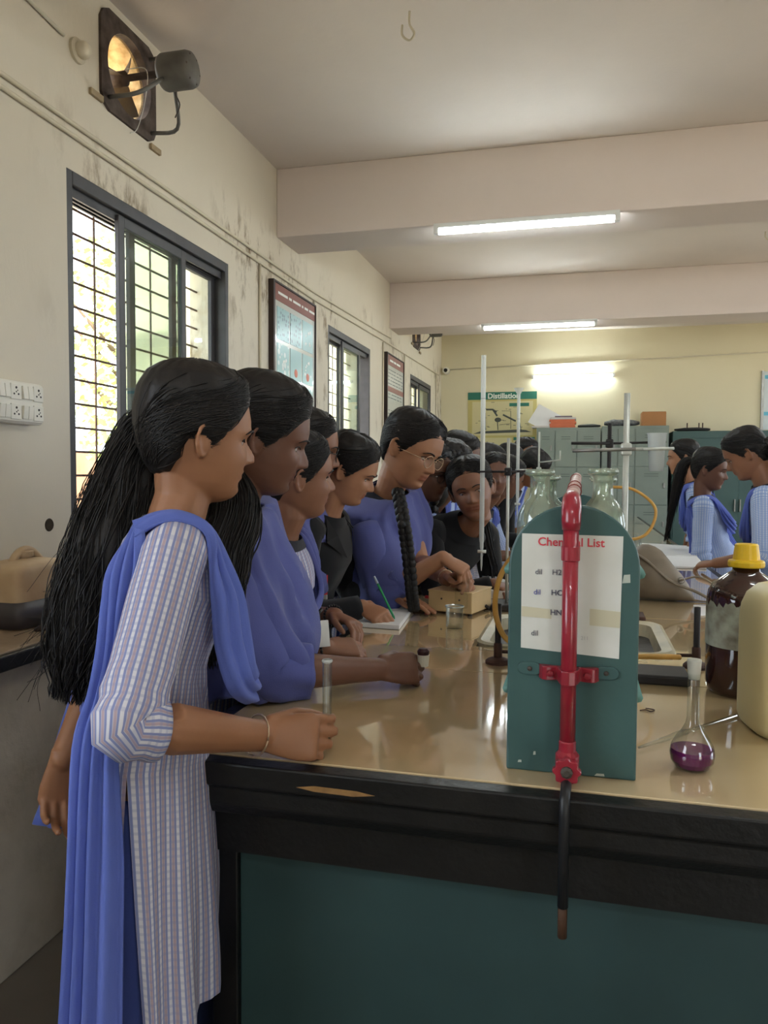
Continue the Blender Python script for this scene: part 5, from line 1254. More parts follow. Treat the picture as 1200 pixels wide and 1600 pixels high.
    # --- clothes
    if kurta:
        km = {'check': C_CHECK, 'check2': C_CHECK2, 'black': C_BLACK}[kurta]
        long_sleeve = kurta == 'black'
        N = 48; g = G(); rings = []; uvs = []; ds = [-.012, .003, .02, .04, .07, .10, .13, .17, .21, .25, .29, .33, .37, .42, .47, .52, .56]
        for d in ds:
            r_ = ring(d, .006, N); cen = spine(d*s)[0]
            for k in range(N):
                a = 2*math.pi*k/N; amp = .004+.008*sstep(.2, .4, d)*sstep(.56, .42, d)
                o = (r_[k]-cen); r_[k] += o.normalized()*amp*(noise.noise(V((a*2.2, d*16, hip[1]*5)))+.6*math.sin(a*9+d*30+hip[1]*9)*.4)
            rings.append(r_); rad = interp(TORSO, d)[0]
            uvs.append([(k/N*1.012, d) for k in range(N+1)])
        # skirt with side slits below the hips
        z0 = rings[-1]; hem = (.52*s if kurta == 'black' else .42*s); steps = 9; p0 = spine(.56*s)[0]
        g.loft(rings, cap0=False, cap1=False, uvs=uvs, flip=False)
        if True:
            hemz = .50*s if not long_sleeve else .74*s
            for half in (0, 1):
                rows = []; ruv = []
                idx = [((k if half == 0 else k+N//2)-N//4) % N for k in range(N//2+1)]
                for i in range(steps+1):
                    t = i/steps; row = []; uvr = []
                    for c_, k in enumerate(idx):
                        base = z0[k]; o = (base-p0); o.z = 0; a = 2*math.pi*k/N; fl = .018*t*(1 if not long_sleeve else .5)
                        edge = abs(c_/(N//2)-.5)*2; pull = .05*t*sstep(.75, 1, edge)*(0 if long_sleeve else 1)
                        w_ = noise.noise(V((a*2.6, t*1.2, hip[0]*7+half)))*.022*t+math.sin(a*11+hip[1]*4)*.010*t
                        sgn = 1 if half == 0 else -1
                        p = base+o.normalized()*(fl+w_)+V((0, 0, (hemz-base.z)*t))-bl*(0)+ bf*(pull*sgn*.5)
                        row.append(p); uvr.append((k/N*1.012 if not (half == 0 and k > N//2) else (k-N)/N*1.012, .56+t*.4))
                    rows.append(row); ruv.append(uvr)
                g.grid(rows, ruv)
        # sleeves
        for side, k in (('L', 1), ('R', -1)):
            if side in bare: continue
            sh, el, wr, tips, hd = arms[side]
            a0 = spine(.05*s)[0]+sl*k*.105*s; e1 = el.lerp(wr, .16 if not long_sleeve else .93)
            path = [a0, a0.lerp(sh, .5), sh, sh.lerp(el, .2), sh.lerp(el, .45), sh.lerp(el, .7), sh.lerp(el, .9), el]; rad = [.056, .062, .060, .057, .055, .054, .054, .053]
            if long_sleeve: path += [el.lerp(wr, .2), el.lerp(wr, .45), el.lerp(wr, .7), wr.lerp(el, .04)]; rad += [.053, .047, .042, .038]
            else: path += [el.lerp(wr, .09), el.lerp(wr, .20)]; rad += [.0545, .052]
            pts = smoothcurve(path, 3); rr = []
            for i in range(len(pts)):
                f_ = i/3; i0 = min(int(f_), len(rad)-1); i1 = min(i0+1, len(rad)-1); rr.append(lerp(rad[i0], rad[i1], f_-i0)*s*(.25+.75*slim))
            n_ = 24; rg = []; prev = None; uvs = []; acc = 0
            for i, p in enumerate(pts):
                dd = (pts[min(i+1, len(pts)-1)]-pts[max(i-1, 0)]).normalized()
                if prev is None: sx, u = frame_of(dd)
                else: sx = (prev-dd*prev.dot(dd)).normalized(); u = sx.cross(dd)
                prev = sx
                if i: acc += (p-pts[i-1]).length
                near_el = math.exp(-((p-el).length/.07)**2); row = []
                for j in range(n_):
                    a = 2*math.pi*j/n_; w_ = rr[i]*(1+.05*noise.noise(V((a*1.5, acc*9, k*3+hip[1]*3)))+near_el*.07*math.sin(acc*120+a*1.5))
                    row.append(p+sx*w_*math.cos(a)+u*w_*math.sin(a))
                rg.append(row); uvs.append([(j/n_*.39, acc) for j in range(n_+1)])
            rin = [[p+(pts[-1]-p)*.12 for p in rg[-1]], [p+(pts[-3]-p)*.15+(pts[-3]-pts[-1])*.3 for p in rg[-1]]]
            rg += rin; uvs += [[(x_, y_+.01) for x_, y_ in uvs[-1]], [(x_, y_+.03) for x_, y_ in uvs[-1]]]
            g.loft(rg, cap0=False, cap1=False, uvs=uvs, flip=True)
        B.kurta = P('kurta' if kurta != 'black' else 'black_jacket', g, km, weld=True)
        # collar band
        rr = [ring(d, gr, 32) for d, gr in ((-.030, .008), (-.004, .013), (.008, .010))]
        P('collar', G().loft(rr, cap0=False, cap1=False), C_NAVY if kurta != 'black' else C_BLACK, B.kurta)
        if legs:
            for k in (-1, 1):
                hp = pel+bl*(k*.076*s*slim)-V((0, 0, .02)); an = V((hp.x-bf.x*.02, hp.y-bf.y*.02, .09)); g = G(); rr = []
                for i in range(14):
                    t = i/13; c = hp.lerp(an, t); rad = lerp(.094, .068, t)*s*slim*(1+.12*math.sin(t*9+k)); rr.append([c+bl*rad*.95*math.cos(2*math.pi*j/20)*(1+.05*math.sin(j*2.1+t*6))+bf*rad*math.sin(2*math.pi*j/20) for j in range(20)])
                P('trouser_leg', g.loft(rr, flip=False), C_SAL)
    return B
def hair(B, volume=.012, parting=0.0, curl=0.0, seed=0, label=None, strands=None, tie=-.01):
    rows = hair_cap(volume, parting, curl, seed)
    g = G().loft([[B.HM @ p for p in r] for r in rows], cap0=False, cap1=True)
    q = random.Random(seed*17+3); n = strands if strands is not None else (420, 170, 50)[B.near-1]; c = V((0, -.012, .02))
    for k in range(n):      # single strands combed from the parting or hairline back to the tie
        sd_ = q.choice((-1, 1)); u = q.random()
        if u < .5: p0 = (q.uniform(0, .35)*sd_, q.uniform(.066, .120))
        elif u < .8: a0 = q.uniform(.2, 1.5); p0 = (a0*sd_, interp(HAIRL, math.degrees(a0))[0]+q.uniform(.001, .02))
        else: p0 = (q.uniform(1.6, 2.6)*sd_, q.uniform(-.02, .10))
        p1 = (q.uniform(2.6, 3.1)*sd_, tie+q.uniform(-.035, .03)); path = []; lift = q.uniform(.0006, .0028); sag = q.uniform(-.012, .012)
        for i in range(13):
            t = i/12; ph = lerp(p0[0], p1[0], t); z = lerp(p0[1], p1[1], t**1.35)+sag*math.sin(math.pi*t)
            z = max(z, interp(HAIRL, abs(math.degrees(ph)))[0]+.002); z = min(z, .1262)
            p = head_pt(ph, z); d = (p-c).normalized(); m = hair_mask(ph, z); a_ = abs(math.degrees(ph)); th = volume*(.75+.5*sstep(0, .11, z))*(.18+.82*sstep(0, .038 if a_ < 95 else .02, z-interp(HAIRL, a_)[0]))
            path.append(B.HM @ (p+d*(max(.0, m*th-(1-m)*.002)+lift)))
        w = q.uniform(.0006, .0013)*(1 if B.near == 1 else 1.6); g.tube(path, [w*.3]+[w]*11+[w*.4], 3, caps=False)
    B.hair = B.P('hair', g, M_HAIR, label=label); return B.hair
def mane(B, pts, rad, flat=.6, wave=.0, strands=200, thick=.0016, seed=1, name='hair_length', lateral=None, spread=1.0, tail=.5):
    """a length of loose hair: solid core plus many separate strands that leave its surface. pts are world points"""
    pts = smoothcurve(pts, 6); n = len(pts); q = random.Random(seed); L = V(lateral) if lateral is not None else B.sl
    rr = []; m_ = len(rad)
    for i in range(n):
        f = i/(n-1)*(m_-1); i0 = min(int(f), m_-2); rr.append(lerp(rad[i0], rad[i0+1], f-i0))
    g = G(); rings = []; fr = []
    for i, p in enumerate(pts):
        d = (pts[min(i+1, n-1)]-pts[max(i-1, 0)]).normalized(); a = (L-d*L.dot(d)).normalized(); b = d.cross(a).normalized(); fr.append((a, b))
        ring = []
        for j in range(28):
            t = 2*math.pi*j/28; k = 1+.10*math.sin(t*7+i*.25*wave)+.16*noise.noise(V((math.cos(t)*1.6, math.sin(t)*1.6, i*.22+seed)))
            ring.append(p+(a*math.cos(t)+b*math.sin(t)*flat)*rr[i]*.90*k)
        rings.append(ring)
    g.loft(rings, flip=True)
    for s_ in range(strands):
        t0 = q.uniform(0, 2*math.pi); ph = q.uniform(0, 6.28); i0 = q.randint(0, max(1, int(n*.35))); i1 = min(n-1, i0+int(n*q.uniform(.45, .95))); out = q.uniform(.86, 1.04)*spread; fly = q.random()**3*.35
        path = []
        for i in range(i0, i1+1):
            u = i/(n-1); a, b = fr[i]; t = t0+.35*math.sin(u*6*max(wave, .3)+ph)*wave; k = out+fly*u+.03*math.sin(u*40+ph)
            path.append(pts[i]+(a*math.cos(t)+b*math.sin(t)*flat)*rr[i]*k+V((0, 0, -.01*u)))
        e = path[-1]-path[-2]
        for z in range(3): path.append(path[-1]+e*.5*tail+V((q.uniform(-.004, .004), q.uniform(-.004, .004), -.006)))
        w = thick*q.uniform(.6, 1.4); g.tube(path, [w*.4]+[w]*(len(path)-2)+[w*.1], 3, caps=False)
    return B.P(name, g, M_HAIR, getattr(B, 'hair', None))
def sheet(B, name, rows, m, thick=.003, parent=None, pleats=0, amp=.006, seed=0):
    """cloth strip: rows of points across the strip; pleated along its length"""
    n = len(rows[0]); out = []
    fine = []
    cols = max(n, pleats*6 if pleats else n*2)
    # smooth in both directions
    lens = [smoothcurve(r, max(2, cols//max(1, n-1))) for r in rows]
    for j in range(len(lens[0])): fine.append(smoothcurve([r[j] for r in lens], 5))
    R_ = len(fine[0]); Cn = len(fine)
    grid = [[fine[j][i] for j in range(Cn)] for i in range(R_)]
    for i in range(R_):
        for j in range(Cn):
            a = grid[min(i+1, R_-1)][j]-grid[max(i-1, 0)][j]; b = grid[i][min(j+1, Cn-1)]-grid[i][max(j-1, 0)]; nn = a.cross(b)
            if nn.length > 1e-9: nn.normalize()
            u = j/(Cn-1); v = i/(R_-1)
            w = amp*(math.sin(u*pleats*2*math.pi+.9*math.sin(v*3+seed)+seed) if pleats else 0)+amp*.7*noise.noise(V((u*4+seed, v*3, seed)))
            out.append(grid[i][j]+nn*w)
    gr = [out[i*Cn:(i+1)*Cn] for i in range(R_)]
    g = G(); g.grid(gr)
    o = B.P(name, g, m, parent)
    sd_ = o.modifiers.new('thickness', 'SOLIDIFY'); sd_.thickness = thick; sd_.offset = 0
    return o
def shoulder_row(B, k, f, l0=.07, l1=.165):
    """four points across the top of one shoulder, f in front of (or behind) the shoulder line"""
    dip = -3.2*f*f*(1 if f > 0 else 1.15); return [B.SP(k*lerp(l0, l1, j/3), f, (.014, .018, .016, .006)[j]+dip*(1+.25*j)) for j in range(4)]
def dupatta_band(B, front, m, tail=True, width=(.06, .13), seed=0, tails=((-1, .62), (1, .62)), drop=.24, lean_out=.02):
    """V draped dupatta: pinned on both shoulders, loop across the chest, ends down the back"""
    s = B.s; S = B.surf; lo, hi = width
    rows = []
    def shl(k, f): return shoulder_row(B, k, f)
    def pair(d1, a1, d2, a2, gr): return [S(d1, a1, gr), S((d1*2+d2)/3, (a1*2+a2)/3, gr+.012), S((d1+d2*2)/3, (a1+a2*2)/3, gr+.012), S(d2, a2, gr)]
    rows = [shl(-1, -.085), shl(-1, -.05), shl(-1, 0), shl(-1, .06), pair(drop*.62, -34, drop*.85, -52, .024), pair(drop*.88, -14, drop*1.3, -22, .034), pair(drop*.93, 0, drop*1.45, 0, .040), pair(drop*.88, 14, drop*1.3, 22, .034), pair(drop*.62, 34, drop*.85, 52, .024), shl(1, .06), shl(1, 0), shl(1, -.05), shl(1, -.085)]
    o = sheet(B, 'dupatta', rows, m, .003, None, 4, .006, seed); B.dup = o
    for k, L in tails:
        rr = [shoulder_row(B, k, -.075)]
        for i in range(1, 7):
            t = i/6; d = .05+t*min(L, .5); over = max(0, t*L-.5)
            c0, c1 = S(d, k*152, .016+.03*t), S(d, k*(112+10*t), .016+.035*t); z = V((0, 0, -(.05+t*L-d)*1.0)) if .05+t*L > .55 else V((0, 0, 0))
            rr.append([c0+z, c0.lerp(c1, .33)+z, c0.lerp(c1, .66)+z, c1+z])
        sheet(B, 'dupatta_end', rr, m, .003, o, 4, .007, seed+3+k)
    return o
def cape(B, rows_spec, m, seed=0, folds=11, amp=.012, name='dupatta', enclose=('R', 'L')):
    """shawl-like dupatta: rings (d below neck, front, back, left, right reach, forward shift) from neck to elbows"""
    N = 96; rings = []
    for (dd, fr, bk, lf, rt, fs, dz) in rows_spec:
        p, fv, lv, tg = B.spine(dd*B.s); fvh = V((fv.x, fv.y, fv.z*.3)).normalized(); t = (dd-rows_spec[0][0])/(rows_spec[-1][0]-rows_spec[0][0])
        rad = []; circ = []
        for side in enclose:
            sh, el, wr, tips, hd = B.arms[side]
            for (A, C) in ((sh, el), (el, el.lerp(wr, .3))):
                da, dc = (A-p).dot(tg), (C-p).dot(tg)
                if da*dc <= 0 and abs(da-dc) > 1e-6:
                    q_ = A.lerp(C, da/(da-dc))-p; circ.append((q_.dot(lv), q_.dot(fv), .066*B.s))
            if t > .04:
                q_ = min((sh.lerp(el, u/6) for u in range(7)), key=lambda w: abs((w-p).dot(tg)))-p; circ.append((q_.dot(lv), q_.dot(fv), .064*B.s))
        for k in range(N):
            a = 2*math.pi*k/N; c, sn = math.cos(a), math.sin(a); e = 2/2.3
            x = (lf if sn >= 0 else rt)*abs(sn)**e*(1 if sn >= 0 else -1)*B.s; y = ((fr if c >= 0 else bk)*abs(c)**e*(1 if c >= 0 else -1)+fs)*B.s
            r_ = math.hypot(x, y); ux, uy = (x/r_, y/r_)
            for (cx, cy, cr) in circ:
                bq = ux*cx+uy*cy; disc = bq*bq-(cx*cx+cy*cy-cr*cr)
                if disc > 0 and bq > 0: r_ = max(r_, bq+math.sqrt(disc))
            rad.append([r_, ux, uy, a])
        for it in range(5):     # ease the hull so the cloth bridges between arm and chest
            rs = [max(rad[k][0], .5*(rad[k-1][0]+rad[(k+1) % N][0])-.0005) if it < 4 else (rad[k-1][0]+2*rad[k][0]+rad[(k+1) % N][0])/4 for k in range(N)]
            for k in range(N): rad[k][0] = rs[k]
        ring = []
        for k in range(N):
            r_, ux, uy, a = rad[k]
            f_ = math.sin(a*folds+seed+1.6*math.sin(t*2.2+a*1.3)); f_ = (1-abs(f_))**1.3*2-1
            f2 = (1-abs(math.sin(a*folds*.62+seed*2.1+t*1.7)))**2.2; w = amp*t**.6*(f_+.9*f2-.4)+amp*.8*noise.noise(V((math.cos(a)*2.5, math.sin(a)*2.5, t*2+seed)))
            pt = p+lv*(ux*(r_+w))+fvh*(uy*(r_+w))+V((0, 0, dz-.012*t*math.sin(a*3+seed)))
            if pt.x > -.70: pt.z = max(pt.z, .906)
            ring.append(pt)
        rings.append(ring)
    # smooth between the given rings
    fine = [smoothcurve([r[k] for r in rings], 4) for k in range(N)]; rg = [[fine[k][i] for k in range(N)] for i in range(len(fine[0]))]
    g = G().loft(rg, cap0=False, cap1=False, flip=False)
    for side in enclose:      # the cloth also wraps the arm down past the elbow
        sh, el, wr, tips, hd = B.arms[side]; pts = smoothcurve([sh.lerp(el, .12), sh.lerp(el, .5), sh.lerp(el, .85), el, el.lerp(wr, .16), el.lerp(wr, .34)], 5); prev = None; rr_ = []
        for i, p_ in enumerate(pts):
            d_ = (pts[min(i+1, len(pts)-1)]-pts[max(i-1, 0)]).normalized(); sx, u_ = frame_of(d_) if prev is None else ((prev-d_*prev.dot(d_)).normalized(), None)
            u_ = sx.cross(d_); prev = sx; tt = i/(len(pts)-1)
            ring = []
            for j in range(30):
                a = 2*math.pi*j/30; w_ = (.060-.006*tt)*B.s*(1+.09*math.sin(a*5+tt*7+seed)*(.3+tt)+.10*noise.noise(V((math.cos(a)*1.5, math.sin(a)*1.5, tt*5+seed))))
                q_ = p_+sx*w_*math.cos(a)+u_*w_*math.sin(a)
                if q_.x > -.70: q_.z = max(q_.z, .9035)
                ring.append(q_)
            rr_.append(ring)
        g.loft(rr_, cap0=False, cap1=False, flip=True)
    o = B.P(name, g, m); B.dup = o
    sd_ = o.modifiers.new('thickness', 'SOLIDIFY'); sd_.thickness = .004; sd_.offset = 0
    return o
def earring(B, k, m=M_GOLD):
    B.P('earring', G().ball(B.HM @ V((k*.085, .002, -.026)), .0036, 8, 5), m)
def spectacles(B, m, seed=0):
    HM = B.HM; r = .021; g = G(); g2 = G()
    for k in (-1, 1):
        c = V((k*.032, .101, .004)); ring = [HM @ (c+V((r*1.1*math.cos(2*math.pi*j/18), -.004*abs(math.cos(2*math.pi*j/18)), r*.92*math.sin(2*math.pi*j/18)))) for j in range(19)]
        g.tube(ring, .0014, 5); g.tube([HM @ V((k*.055, .097, .008)), HM @ V((k*.074, .06, .008)), HM @ V((k*.078, .0, .006))], .0013, 5)
        g2.v += [HM @ (c+V((r*1.08*math.cos(2*math.pi*j/18), 0, r*.9*math.sin(2*math.pi*j/18)))) for j in range(18)]; g2.face(range(len(g2.v)-18, len(g2.v)))
    g.tube([HM @ V((-.010, .101, .008)), HM @ V((0, .106, .011)), HM @ V((.010, .101, .008))], .0014, 5)
    o = B.P('spectacles', g, m); B.P('lens', g2, M_LENS, o)
def bangle(B, side, m, r=.031, t=.0016, f=.1, name='bangle', n=1):
    sh, el, wr, tips, hd = B.arms[side]; d = (wr-el).normalized(); c = wr.lerp(el, f); s_, u = frame_of(d); g = G()
    if n == 1: g.tube([c+s_*r*math.cos(2*math.pi*k/20)+u*r*math.sin(2*math.pi*k/20) for k in range(21)], t, 6)
    else:
        for k in range(n): g.ball(c+s_*r*math.cos(2*math.pi*k/n)+u*r*math.sin(2*math.pi*k/n), t, 6, 4)
    B.P(name, g, m)
# ------------------------------------------------------------------ the students
UP = V((0, 0, 1)); DN = V((0, 0, -1))
T_A = ('warm_brown', srgb(150, 104, 74)); T_B = ('deep_brown', srgb(108, 73, 57)); T_C = ('light_brown', srgb(162, 115, 86)); T_D = ('mid_brown', srgb(134, 92, 69))
M_SILV = mat('silver_bangle', srgb(200, 176, 150), .3, metal=.9); M_BEAD = mat('black_beads', srgb(20, 18, 18), .3)
M_CLIP = mat('dark_hair_clip', srgb(40, 52, 60), .25); M_CARDW = mat('white_id_card', srgb(214, 212, 204), .5); M_LANY = mat('red_lanyard', srgb(206, 44, 48), .5)
def student1():
    hd = PX(306, 690, D=1.40)
    B = person('person', 'girl nearest the camera in striped kurta with long loose hair, holding a test tube', hd, 42, -5, 3, hip=(-.705, 1.145), byaw=20, syaw=36, s=1.02, hs=1.0, slim=.84, tone=T_A,
        rh=(PX(412, 1150, Z=.945), V((.93, .34, -.05)), V((.30, -.88, .36)), 'tube', V((-.25, -1.0, -.6))),
        lh=(PX(98, 1185, D=1.50), V((-.10, -.05, -1)), V((-.55, .5, .1)), 'relaxed', V((-.3, .3, -.2))), near=1)
    hair(B, .017, 0.0, seed=1)
    mane(B, [PX(262, 640, D=1.42), PX(226, 680, D=1.44), PX(192, 770, D=1.40), PX(168, 860, D=1.36), PX(146, 940, D=1.34), PX(126, 1010, D=1.33), PX(108, 1065, D=1.33)], [.036, .050, .064, .070, .070, .058, .026], .62, 1.0, 420, .0013, 11, lateral=V((.86, .35, .0)))
    q = random.Random(15); g = G()
    for k in range(70):     # flyaway hair along the back of the length
        y0 = q.uniform(700, 980); x0 = 205-(y0-700)*.30+q.uniform(-12, 10); a = PX(x0, y0, D=1.37+q.uniform(-.04, .05)); L = q.uniform(.05, .15); b = a+V((-L*.55, -L*.1, -L*q.uniform(.2, .9))); c = b+V((-L*q.uniform(.0, .6), 0, -L*q.uniform(.1, .8)))
        g.tube(smoothcurve([a, b, c], 6), .0005, 3, caps=False)
    B.P('flyaway_hair', g, M_HAIR, B.hair)['kind'] = 'stuff'
    g = G(); cp = PX(232, 655, D=1.36); 
    for k in range(5): g.tube([cp+V((.012*k-.02, .0, .012)), cp+V((.012*k-.024, -.004, -.01)), cp+V((.012*k-.02, 0, -.03))], .003, 6)
    g.tube([cp+V((-.03, 0, .012)), cp+V((.035, 0, .016))], .0045, 8); B.P('hair_clip', g, M_CLIP, B.hair)
    q = random.Random(5); g = G()
    for k in range(7):   # loose wisps by the ear and nape
        a = B.HM @ V((-.075, .012+.004*k, .0)); b = B.HM @ V((-.082+.002*k, .018+.003*k, -.03)); c = B.HM @ V((-.074, .022+.004*k, -.055-q.uniform(0, .02))); g.tube(smoothcurve([a, b, c], 5), .0007, 3)
    B.P('hair_wisps', g, M_HAIR, B.hair)['kind'] = 'stuff'
    earring(B, -1)
    bangle(B, 'R', M_SILV, .033, .0016, .06)
    # striped collar stand
    # dupatta: loop over the near shoulder and chest, end down the back
    S = B.surf
    rows = [shoulder_row(B, -1, -.08, .085), shoulder_row(B, -1, -.045, .092), shoulder_row(B, -1, 0, .095), shoulder_row(B, -1, .055, .088),
            [S(.07, -40, .026), S(.085, -50, .042), S(.105, -58, .048), S(.125, -66, .040)], [S(.13, -30, .026), S(.15, -40, .046), S(.17, -52, .055), S(.19, -62, .045)], [S(.22, -20, .040), S(.24, -30, .064), S(.27, -42, .075), S(.29, -52, .062)],
            [S(.30, -8, .06), S(.33, -16, .085), S(.36, -26, .092), S(.39, -36, .078)], [S(.30, 8, .07), S(.34, 6, .090), S(.38, 4, .095), S(.42, 0, .085)], [S(.22, 24, .055), S(.25, 28, .075), S(.28, 32, .08), S(.31, 36, .066)], [S(.11, 44, .030), S(.13, 52, .045), S(.15, 58, .045), S(.18, 64, .036)], shoulder_row(B, 1, .04), shoulder_row(B, 1, 0), shoulder_row(B, 1, -.06)]
    d = sheet(B, 'dupatta', rows, C_DUP, .003, None, 4, .0065, 2)
    P_ = lambda px, py, D: PX(px, py, D=D)
    rows = [shoulder_row(B, -1, -.07)]
    for d_, gr in ((.12, .026), (.2, .028), (.3, .030), (.4, .032), (.5, .034)): rows.append([S(d_, a, gr) for a in (-150+d_*50, -136+d_*46, -124+d_*40, -112+d_*36)])
    base = [S(.56, a, .030) for a in (-122, -112, -102, -90)]
    for k in range(1, 5): rows.append([p+V((0, 0, -.12*k))+(p-B.pel).normalized()*.01*k for p in base])
    sheet(B, 'dupatta_end', rows, C_DUP, .003, d, 4, .008, 5)
    rows = [[P_(236, 840, 1.42), P_(222, 845, 1.47), P_(206, 850, 1.52)], [P_(200, 950, 1.42), P_(170, 955, 1.50), P_(146, 960, 1.56)], [P_(160, 1060, 1.46), P_(136, 1062, 1.54), P_(118, 1066, 1.60)], [P_(150, 1140, 1.52), P_(112, 1150, 1.58), P_(86, 1158, 1.62)], [P_(128, 1220, 1.56), P_(92, 1226, 1.60), P_(70, 1232, 1.63)], [P_(110, 1296, 1.56), P_(74, 1292, 1.58), P_(50, 1288, 1.60)]]
    sheet(B, 'dupatta_end', rows, C_DUP, .003, d, 2, .010, 7)
    # test tube held upright in the right hand
    tips, th = B.arms['R'][3]
    wr_, dd_ = B.arms['R'][2], B.arms['R'][4]; nn_ = V((.30, -.88, .36)); nn_ = (nn_-dd_*nn_.dot(dd_)).normalized(); c = wr_+dd_*.104-nn_*.026; tb = V((c.x, c.y, .912))
    t = empty('test_tube', tb, 'clear glass test tube held by the nearest girl', 'test tube')
    part('glass', G().lathe([(0, 0), (.005, .002), (.0078, .009), (.0080, .145), (.0092, .149), (.0088, .15), (.0068, .146), (.0066, .01), (0, .004)], 18, tb), M_GLASS, t, smooth=True)
    part('rim', G().lathe([(.0078, .146), (.0096, .1485), (.0078, .151)], 18, tb), M_WHITEG, t, smooth=True)
    return B
def student2():
    hd = PX(407, 690, D=1.68)
    B = person('person', 'girl in indigo shawl-like dupatta, second in the row, arm along the bench', hd, 24, -16, 4, hip=(-.86, 1.63), byaw=5, syaw=12, s=1.02, hs=1.02, tone=T_B, bare=('R', 'L'),
        rh=(PX(592, 1046, Z=.945), V((.84, .52, -.02)), V((.25, -.75, .55)), 'hold', V((-.2, -.25, -1))), near=1)
    hair(B, .020, 0.0, seed=2)
    mane(B, [B.HM @ V((-.02, -.085, .03)), B.HM @ V((-.03, -.12, -.05)), PX(358, 790, D=1.52), PX(344, 860, D=1.44), PX(332, 930, D=1.40), PX(322, 1010, D=1.40)], [.05, .060, .058, .052, .046, .02], .7, .6, 260, .0014, 21, lateral=V((.9, .3, 0)))
    mane(B, [B.HM @ V((-.072, .0, .01)), B.HM @ V((-.085, -.01, -.05)), B.HM @ V((-.086, -.03, -.12)), B.HM @ V((-.075, -.06, -.21))], [.012, .024, .022, .003], .6, .5, 110, .0013, 23, lateral=V((.9, .3, 0)))
    earring(B, -1)
    cape(B, [(-.014, .066, .075, .075, .075, 0, .004), (.002, .08, .09, .13, .135, 0, .014), (.022, .092, .104, .185, .195, .004, .018), (.05, .105, .112, .205, .215, .008, .012), (.10, .13, .12, .20, .21, .012, .0), (.17, .16, .125, .20, .215, .02, -.002), (.25, .185, .13, .20, .22, .025, -.005), (.325, .20, .135, .20, .22, .03, -.01), (.40, .205, .14, .20, .215, .035, -.02), (.46, .20, .14, .20, .21, .035, -.02)], C_DUP2, 1.0, 8, .024)
    wr_, dd_ = B.arms['R'][2], B.arms['R'][4]; nn_ = V((.25, -.75, .55)); nn_ = (nn_-dd_*nn_.dot(dd_)).normalized(); p = wr_+dd_*.112+nn_.cross(dd_)*.026-nn_*.012
    t = empty('rubber_stopper', p-V((0, 0, .02)), 'small white stopper with dark cap in the hand on the bench', 'stopper')
    part('stopper_body', G().lathe([(0, -.018), (.012, -.018), (.0145, .008), (0, .008)], 16, p), M_PLATE, t); part('dark_cap', G().lathe([(.0, .008), (.013, .008), (.014, .016), (.009, .022), (0, .022)], 14, p), mat('maroon_cap', srgb(58, 26, 30), .5), t)
    return B
def student3():
    hd = PX(462, 748, D=2.08)
    B = person('person', 'girl with tied-back hair, third in the row, hands folded on the bench', hd, 34, -2, 6, hip=(-.90, 1.98), byaw=0, syaw=2, s=.97, hs=1.0, tone=T_D, smile=.4,
        rh=(PX(508, 1012, Z=.94), V((.80, .60, -.05)), V((0, -.5, .85)), 'relaxed', V((-.3, -.6, -.9))),
        lh=(PX(524, 962, Z=.965), V((.85, -.45, -.15)), V((.1, .3, .95)), 'relaxed', V((-.3, .6, -.9))), near=1)
    hair(B, .010, 0.0, seed=3)
    mane(B, [B.HM @ V((0, -.095, .0)), B.HM @ V((-.01, -.13, -.05)), B.HM @ V((-.02, -.13, -.12)), B.HM @ V((-.02, -.12, -.2))], [.035, .042, .040, .02], .8, .5, 120, .0013, 31)
    earring(B, -1, mat('pearl', srgb(226, 222, 214), .2)); bangle(B, 'R', M_BEAD, .030, .0042, .06, 'bead_bracelet', 22); bangle(B, 'L', M_BEAD, .030, .0042, .05, 'bead_bracelet', 22)
    dupatta_band(B, None, C_DUP2, seed=3, drop=.27, tails=((-1, .5), (1, .5)))
    c = PX(500, 990, D=1.88); s_ = V((.75, .65, 0)); u = V((-.12, .1, .98))
    g = G(); g.poly([c-s_*.022-u*.032, c+s_*.022-u*.032, c+s_*.022+u*.032, c-s_*.022+u*.032], V((.004, -.004, 0)))
    o = B.P('id_card', g, M_CARDW, smooth=False, label='white identity card hanging at the waist')
    B.P('card_clip', G().tube([c+u*.03, c+u*.05, c+u*.06+s_*.01], .005, 6), M_BEAD, o)
    return B
def student4():
    hd = PX(477, 706, D=2.38)
    B = person('person', 'girl with glasses standing behind the row, partly hidden by two heads', hd, 18, -10, 0, hip=(-1.08, 2.32), byaw=0, s=1.02, hs=1.0, tone=T_D, near=2, smile=.6)
    hair(B, .011, 0.0, seed=4); mane(B, [B.HM @ V((0, -.095, .0)), B.HM @ V((0, -.12, -.06)), B.HM @ V((0, -.12, -.2)), B.HM @ V((0, -.12, -.36))], [.035, .045, .045, .02], .7, .5, 60, .0016, 41)
    spectacles(B, M_GLB); cape(B, [(-.014, .066, .075, .075, .075, 0, .004), (.002, .08, .09, .13, .135, 0, .014), (.022, .092, .104, .185, .195, .004, .018), (.05, .105, .112, .205, .215, .008, .012), (.10, .14, .125, .20, .20, .015, .0), (.20, .18, .13, .21, .21, .02, -.004), (.32, .20, .135, .22, .22, .03, -.01)], C_DUP2, 2.0, 9, .015, enclose=())
    return B
